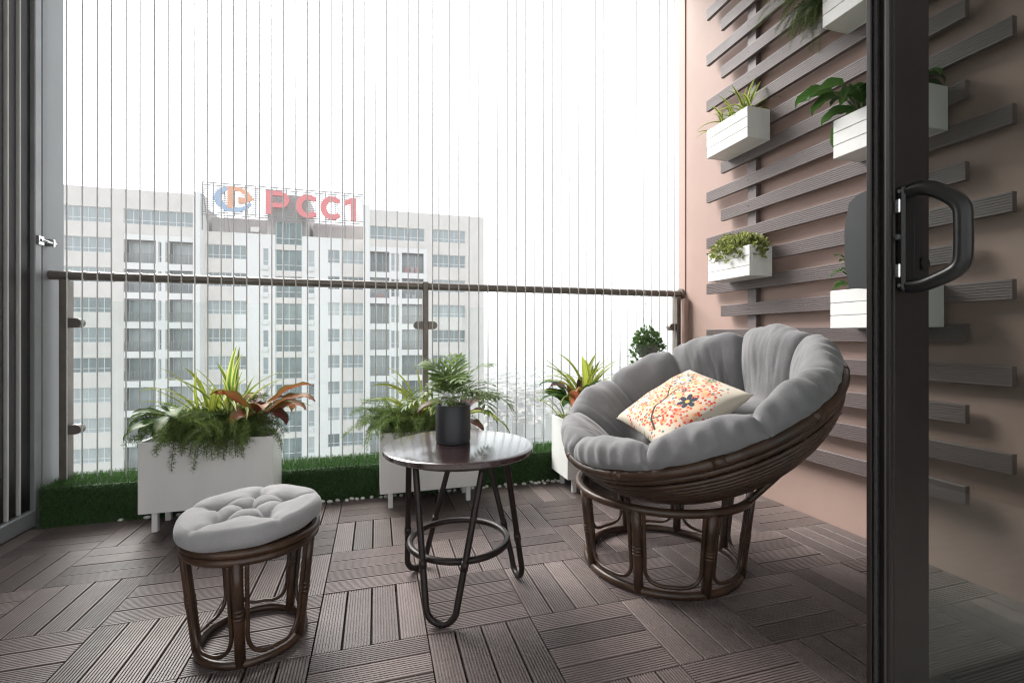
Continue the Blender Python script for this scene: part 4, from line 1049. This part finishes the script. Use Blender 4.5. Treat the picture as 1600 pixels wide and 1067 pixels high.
def catmull(pts, t):
    n = len(pts)-1; x = min(max(t, 0), .99999)*n; i = int(x); f_ = x-i
    p0, p1, p2, p3 = pts[max(i-1, 0)], pts[i], pts[i+1], pts[min(i+2, n)]
    return [.5*(2*p1[k]+(p2[k]-p0[k])*f_+(2*p0[k]-5*p1[k]+4*p2[k]-p3[k])*f_*f_+(3*p1[k]-p0[k]-3*p2[k]+p3[k])*f_**3) for k in (0, 1)]
def papasan_cushion():
    """fat outer roll of eight puffs round a tufted seat; section given as (radius, height over the rim plane)"""
    rr = random.Random(14); N, K = 400, 80; NL = 9; mb = MB()
    A = [(0, -.115), (.07, -.100), (.14, -.096), (.20, -.104), (.25, -.124), (.285, -.112), (.315, -.048), (.352, .032), (.395, .087), (.435, .106), (.468, .090), (.488, .050), (.482, .018), (.455, .004), (.30, -.17), (.05, -.255)]
    B = [(0, -.135), (.07, -.128), (.14, -.132), (.20, -.152), (.25, -.182), (.285, -.180), (.320, -.132), (.357, -.050), (.400, .014), (.435, .044), (.462, .048), (.480, .034), (.476, .014), (.455, .004), (.30, -.17), (.05, -.255)]
    jit = [rr.uniform(-.3, .3) for _ in range(NL)]; amp = [rr.uniform(.86, 1.1) for _ in range(NL)]; ph0 = .30
    phs = [rr.uniform(0, 6.28) for _ in range(16)]
    for k in range(K+1):
        t = k/K
        for i in range(N):
            ph = 2*PI*i/N; x = (ph-ph0)/(2*PI)*NL; l_ = math.floor(x); fr = x-l_; fr = min(1, max(0, fr+jit[l_ % NL]*fr*(1-fr))); edge = min(fr, 1-fr)
            sm = (math.sin(PI*fr))**.58*amp[l_ % NL]
            sf = max(0, min(1, (t-.40)/.22)); sm = lerp(sm, .92, .36*sf*sf*(3-2*sf))
            a_, b_ = catmull(A, t), catmull(B, t); r_, h_ = lerp(b_[0], a_[0], sm), lerp(b_[1], a_[1], sm)
            roll = max(0, min(1, (t-.30)/.08))*max(0, min(1, (.84-t)/.06))
            crease = math.exp(-(edge*2*PI*max(r_, .05)/NL/.0065)**1.0)
            h_ -= .026*crease*roll; r_ -= .010*crease*roll*max(0, t-.6)*2.5
            # puckers that run away from the buttons and along the piping
            pk = math.exp(-((t-.40)/.10)**2)*math.exp(-(edge/.26)**2)
            h_ += .0035*pk*math.sin(39*ph+phs[l_ % NL]+6*mnoise.noise(Vector((math.cos(ph)*3, math.sin(ph)*3, t*3))))*math.sin(PI*min(1, t*2.2))
            pr_ = math.exp(-((t-.70)/.07)**2); r_ += .0028*pr_*math.sin(57*ph+phs[8]+5*mnoise.noise(Vector((math.cos(ph)*4, math.sin(ph)*4, 2)))); h_ += .0022*pr_*math.sin(58*ph+phs[9])
            h_ += .0055*roll*math.sin(15*ph+phs[10]+14*t)*math.sin(9*t*PI+3*math.sin(4*ph+phs[11]))
            h_ += .003*math.sin(11*ph+phs[12])*math.sin(t*23+phs[13])*min(1, t*4)*(1 if t < .8 else 0)
            # folds that fan out across each puff
            cxn, syn = math.cos(ph)*9, math.sin(ph)*9
            n1 = mnoise.noise(Vector((cxn, syn, t*2.2))); n2 = mnoise.noise(Vector((cxn*2.3+5, syn*2.3, t*5.5)))
            fold = max(0, 1-abs(n1)*5)**2+.6*max(0, 1-abs(n2)*5)**2
            fw = .0014+.0060*math.exp(-((t-.42)/.08)**2)+.0045*math.exp(-((t-.70)/.06)**2)
            h_ -= fold*fw*(1 if t < .82 else 0)*min(1, t*5)
            mb.v.append(tuple(BC+bu*(r_*math.cos(ph))+bv*(r_*math.sin(ph))+bn_*h_))
    for k in range(K):
        for i in range(N): i2 = (i+1) % N; mb.f.append((k*N+i, (k+1)*N+i, (k+1)*N+i2, k*N+i2)); mb.mi.append(0)
    mb.f.append(tuple(K*N+i for i in range(N))); mb.mi.append(0)
    base = BC-bn_*.25; mb.v = [tuple(Vector(v)-base) for v in mb.v]
    o = mb.build('papasan_cushion', M['cotton'], None, True, loc=base)
    bt = MB().lathe([(0, .005), (.006, .0042), (.0095, .001), (.0095, -.004)], 14).mesh('button', M['cotton'], True)
    for k in range(NL):
        ph = ph0+2*PI*k/NL; p = BC+(bu*math.cos(ph)+bv*math.sin(ph))*.272-bn_*.176-base
        q = link('button', bt, o, p); q.rotation_euler = bn_.to_track_quat('Z', 'Y').to_euler()
    return tag(o, 'big round grey tufted cushion lining the papasan chair', 'cushion')
papasan_cushion()

# floral pillow
def pillow_material():
    m, nt, b = new_mat('floral_printed_cotton')
    uv = nt.nodes.new('ShaderNodeUVMap'); sp = nt.nodes.new('ShaderNodeSeparateXYZ'); nt.links.new(uv.outputs[0], sp.inputs[0]); U, V = sp.outputs[0], sp.outputs[1]
    base = mixcol(nt, noise(nt, 9, 2), (.50, .455, .37), (.56, .51, .43))
    def dots(scale, radius, cols, rnd=1.0, off=(0, 0, 0)):
        mp = nt.nodes.new('ShaderNodeMapping'); nt.links.new(uv.outputs[0], mp.inputs[0]); mp.inputs['Location'].default_value = off
        v = nt.nodes.new('ShaderNodeTexVoronoi'); v.voronoi_dimensions = '2D'; v.inputs['Scale'].default_value = scale; v.inputs['Randomness'].default_value = rnd; nt.links.new(mp.outputs[0], v.inputs['Vector'])
        s2 = nt.nodes.new('ShaderNodeSeparateColor'); nt.links.new(v.outputs['Color'], s2.inputs[0])
        c = ramp(nt, s2.outputs[0], cols); return math_n(nt, 'LESS_THAN', v.outputs['Distance'], radius), c, s2.outputs[1]
    # blossom cloud mask
    du = math_n(nt, 'SUBTRACT', U, .5); dv = math_n(nt, 'SUBTRACT', V, .5)
    rad = math_n(nt, 'SQRT', math_n(nt, 'ADD', math_n(nt, 'MULTIPLY', du, du), math_n(nt, 'MULTIPLY', dv, dv)))
    cloud = math_n(nt, 'ADD', rad, math_n(nt, 'MULTIPLY_ADD', noise(nt, 14, 3), .5, -.25))
    inn = math_n(nt, 'LESS_THAN', cloud, .45)
    c = base
    f, cc, _ = dots(13, .52, [(0, (.66, .26, .10)), (.35, (.68, .38, .2)), (.6, (.66, .46, .32)), (.8, (.6, .16, .09)), (1, (.6, .44, .16))])
    c = mixcol(nt, math_n(nt, 'MULTIPLY', f, math_n(nt, 'MULTIPLY', inn, .65)), c, cc)
    f, cc, pick = dots(26, .36, [(0, (.42, .04, .025)), (.4, (.55, .1, .05)), (.7, (.5, .07, .08)), (1, (.6, .25, .12))], off=(.3, .1, 0))
    c = mixcol(nt, math_n(nt, 'MULTIPLY', f, math_n(nt, 'MULTIPLY', math_n(nt, 'GREATER_THAN', pick, .3), math_n(nt, 'LESS_THAN', cloud, .5))), c, cc)
    f, cc, pick = dots(12, .16, [(0, (.1, .16, .2)), (.4, (.12, .3, .2)), (.7, (.6, .16, .12)), (1, (.7, .5, .12))], off=(.7, .4, 0))
    c = mixcol(nt, math_n(nt, 'MULTIPLY', f, math_n(nt, 'GREATER_THAN', pick, .5)), c, cc)
    def seg(ax, ay, bx, by, w):
        dx, dy = bx-ax, by-ay; l2 = dx*dx+dy*dy
        px, py = math_n(nt, 'SUBTRACT', U, ax), math_n(nt, 'SUBTRACT', V, ay)
        t = math_n(nt, 'DIVIDE', math_n(nt, 'ADD', math_n(nt, 'MULTIPLY', px, dx), math_n(nt, 'MULTIPLY', py, dy)), l2, clamp=True)
        ex = math_n(nt, 'SUBTRACT', px, math_n(nt, 'MULTIPLY', t, dx)); ey = math_n(nt, 'SUBTRACT', py, math_n(nt, 'MULTIPLY', t, dy))
        return math_n(nt, 'LESS_THAN', math_n(nt, 'ADD', math_n(nt, 'MULTIPLY', ex, ex), math_n(nt, 'MULTIPLY', ey, ey)), w*w)
    for s in ((.10, .26, .16, .40, .012), (.16, .40, .30, .50, .011), (.30, .50, .46, .52, .010), (.46, .52, .60, .66, .007), (.46, .52, .66, .50, .006), (.16, .40, .24, .32, .006)):
        c = mixcol(nt, seg(*s), c, (.05, .055, .05))
    def flower(cx, cy, r0, petals, col, outline=None):
        nonlocal c
        px, py = math_n(nt, 'SUBTRACT', U, cx), math_n(nt, 'SUBTRACT', V, cy)
        rr_ = math_n(nt, 'SQRT', math_n(nt, 'ADD', math_n(nt, 'MULTIPLY', px, px), math_n(nt, 'MULTIPLY', py, py)))
        an = math_n(nt, 'ARCTAN2', py, px)
        lim = math_n(nt, 'MULTIPLY_ADD', math_n(nt, 'ABSOLUTE', math_n(nt, 'SINE', math_n(nt, 'MULTIPLY', an, petals/2))), r0*.55, r0*.45)
        if outline:
            c = mixcol(nt, math_n(nt, 'LESS_THAN', rr_, lim), c, outline)
            c = mixcol(nt, math_n(nt, 'LESS_THAN', rr_, math_n(nt, 'MULTIPLY', lim, .74)), c, col)
        else: c = mixcol(nt, math_n(nt, 'LESS_THAN', rr_, lim), c, col)
        c = mixcol(nt, math_n(nt, 'LESS_THAN', rr_, r0*.22), c, (.75, .42, .1))
    flower(.74, .66, .115, 7, (.5, .48, .44), (.09, .14, .17))
    flower(.52, .27, .10, 6, (.05, .058, .08))
    flower(.60, .42, .035, 8, (.04, .04, .08), (.4, .16, .2))
    flower(.30, .78, .06, 6, (.72, .72, .66), (.3, .36, .42))
    flower(.90, .40, .05, 7, (.07, .2, .16))
    nt.links.new(c, b.inputs['Base Color']); b.inputs['Roughness'].default_value = .9; b.inputs['Specular IOR Level'].default_value = .15
    add_bump(nt, b, noise(nt, 700, 2), .2, .0006)
    return m
def pillow():
    L, T, Rt, B = Vector((.955, 1.722, .486)), Vector((1.27, 1.668, .680)), Vector((1.238, 1.305, .620)), Vector((.925, 1.36, .424))
    c0 = (L+T+Rt+B)/4; ex = ((T-L)+(Rt-B)).normalized(); ey = ((T-Rt)+(L-B)); ey = (ey-ex*ey.dot(ex)).normalized(); ez = ex.cross(ey)
    if ez.z < 0: ez = -ez
    n = 44; mb = MB(); uvs = []; h = .187
    for side in (1, -1):
        for j in range(n+1):
            for i in range(n+1):
                u, v = 2*i/n-1, 2*j/n-1
                pin = 1-.075*(1-u*u)*(abs(v)**3)
                pin2 = 1-.075*(1-v*v)*(abs(u)**3)
                hh = .062*((1-u**2)*(1-v**2))**.42+.0015
                hh += .003*math.sin(9*u+4*v)*((1-u*u)*(1-v*v))**.5
                mb.v.append((u*h*pin2, v*h*pin, side*hh)); uvs.append((i/n, j/n))
    q = (n+1)**2
    for j in range(n):
        for i in range(n):
            a = j*(n+1)+i; mb.f.append((a, a+1, a+n+2, a+n+1)); mb.f.append((q+a, q+a+n+1, q+a+n+2, q+a+1)); mb.mi += [0, 0]
    for i in range(n):
        for a, b_ in ((i, i+1), ((n+1)*n+i+1, (n+1)*n+i), ((n+1)*(i+1), (n+1)*i), ((n+1)*i+n, (n+1)*(i+1)+n)):
            mb.f.append((b_, a, q+a, q+b_)); mb.mi.append(0)
    me = mb.mesh('throw_pillow', pillow_material(), True, uvs)
    o = link('throw_pillow', me)
    mt = Matrix((ex, ey, ez)).transposed().to_4x4(); mt.translation = c0+ez*.012
    o.matrix_world = mt
    tag(o, 'cream square throw pillow printed with orange flowers lying in the papasan cushion', 'pillow')
pillow()

# ------------------------------------------------------------------ sliding glass door on the right
DY0, DY1 = .588, .629
dr = tag(empty('sliding_door', (1.32, .61, .004)), 'sliding glass door with dark brown metal frame on the right', 'door')
DO = Vector((1.32, .61, .004))
def dpart(name, mb, m_, parent=None, smooth=False):
    mb.v = [(x-DO.x, y-DO.y, z-DO.z) for (x, y, z) in mb.v]
    o = mb.build(name, m_, parent or dr)
    return autosmooth(o) if smooth else o
sl = dpart('stile', MB().bbox(.853, .939, DY0, DY1, .004, 2.94, .0025), M['doorframe'])
dpart('edge_lip', MB().bbox(.8435, .8525, DY0, DY0+.0075, .004, 2.94, .0015), M['doorframe'], sl)
dpart('edge_lip', MB().bbox(.8435, .8525, DY1-.0095, DY1, .004, 2.94, .0015), M['doorframe'], sl)
dpart('brush_seal', MB().bbox(.847, .8525, DY1-.018, DY1-.0100, .004, 2.94, .001), M['rubber'], sl)
dpart('brush_seal', MB().bbox(.8475, .8525, DY0+.0080, DY0+.0125, .004, 2.94, .001), M['greyplastic'], sl)
dpart('stile', MB().bbox(1.76, 1.835, DY0, DY1, .004, 2.94, .0025), M['doorframe'])
dpart('bottom_rail', MB().bbox(.9395, 1.7595, DY0, DY1, .004, .094, .0025), M['doorframe'])
dpart('top_rail', MB().bbox(.9395, 1.7595, DY0, DY1, 2.85, 2.94, .0025), M['doorframe'])
dpart('glass', MB().box(.9392, 1.7598, .604, .612, .0945, 2.8495), M['doorglass'])
# inner handle: plate, lock slides and D-shaped grip
hp = dpart('handle', MB().bbox(.856, .884, .5745, .5875, .905, 1.085, .004), M['handleblk'])
hz0, hz1 = .918, 1.072
gp = arcpts([(.870, .577, 1.074), (.8715, .556, 1.075), (.8735, .535, 1.064), (.876, .514, 1.045), (.877, .505, 1.030), (.877, .503, 1.010), (.877, .503, .962), (.877, .505, .944), (.876, .513, .932), (.8735, .535, .921), (.8715, .556, .914), (.870, .577, .914)], 3)
dpart('grip', MB().tube(gp, .012, 14), M['handleblk'], hp, True)
dpart('face_bar', MB().bbox(.886, .905, .580, .5875, .912, 1.078, .003), M['handleblk'], hp)
for z in (1.05, .94): dpart('lock_slide', MB().bbox(.851, .8555, .578, .587, z-.012, z+.012, .0015), M['chrome'], hp)
dpart('lock_button', MB().tube([(.850, .5815, .997), (.8555, .5815, .997)], .005, 12), M['greyplastic'], hp, True)
dpart('cylinder_knob', MB().tube([(.913, .5875, .955), (.913, .578, .955)], .011, 16), M['handleblk'], hp, True)
for z in (1.075, .915): dpart('screw', MB().tube([(.8545, .581, z), (.8558, .581, z)], .003, 10), M['chrome'], hp, True)
# outer handle
mb = MB(); prof = [(DY1+.001, .918), (DY1+.034, .922), (DY1+.042, .97), (DY1+.042, 1.03), (DY1+.034, 1.075), (DY1+.02, 1.085), (DY1+.001, 1.088)]
n = len(prof); mb.add([(.851, y, z) for y, z in prof]+[(.886, y, z) for y, z in prof], [tuple(range(n)), tuple(range(n, 2*n))[::-1]]+[(i, (i+1) % n, n+(i+1) % n, n+i) for i in range(n)])
oh = dpart('outer_handle', mb, M['greyplastic'])
bv_ = oh.modifiers.new('bevel', 'BEVEL'); bv_.width = .004; bv_.segments = 3

# ------------------------------------------------------------------ haze over the city
hz = MB().box(-6500, 6500, -300, 9500, -81, 40).build('haze', None)
hz.data.materials.clear()
m = bpy.data.materials.new('thin_haze'); m.use_nodes = True; nt = m.node_tree; nt.nodes.clear()
out = nt.nodes.new('ShaderNodeOutputMaterial'); pv = nt.nodes.new('ShaderNodeVolumePrincipled')
pv.inputs['Color'].default_value = (.96, .97, .98, 1); pv.inputs['Density'].default_value = .0009; pv.inputs['Anisotropy'].default_value = 0
nt.links.new(pv.outputs[0], out.inputs['Volume']); hz.data.materials.append(m)
tag(hz, 'pale even haze filling the air over the city', 'haze', kind='stuff')
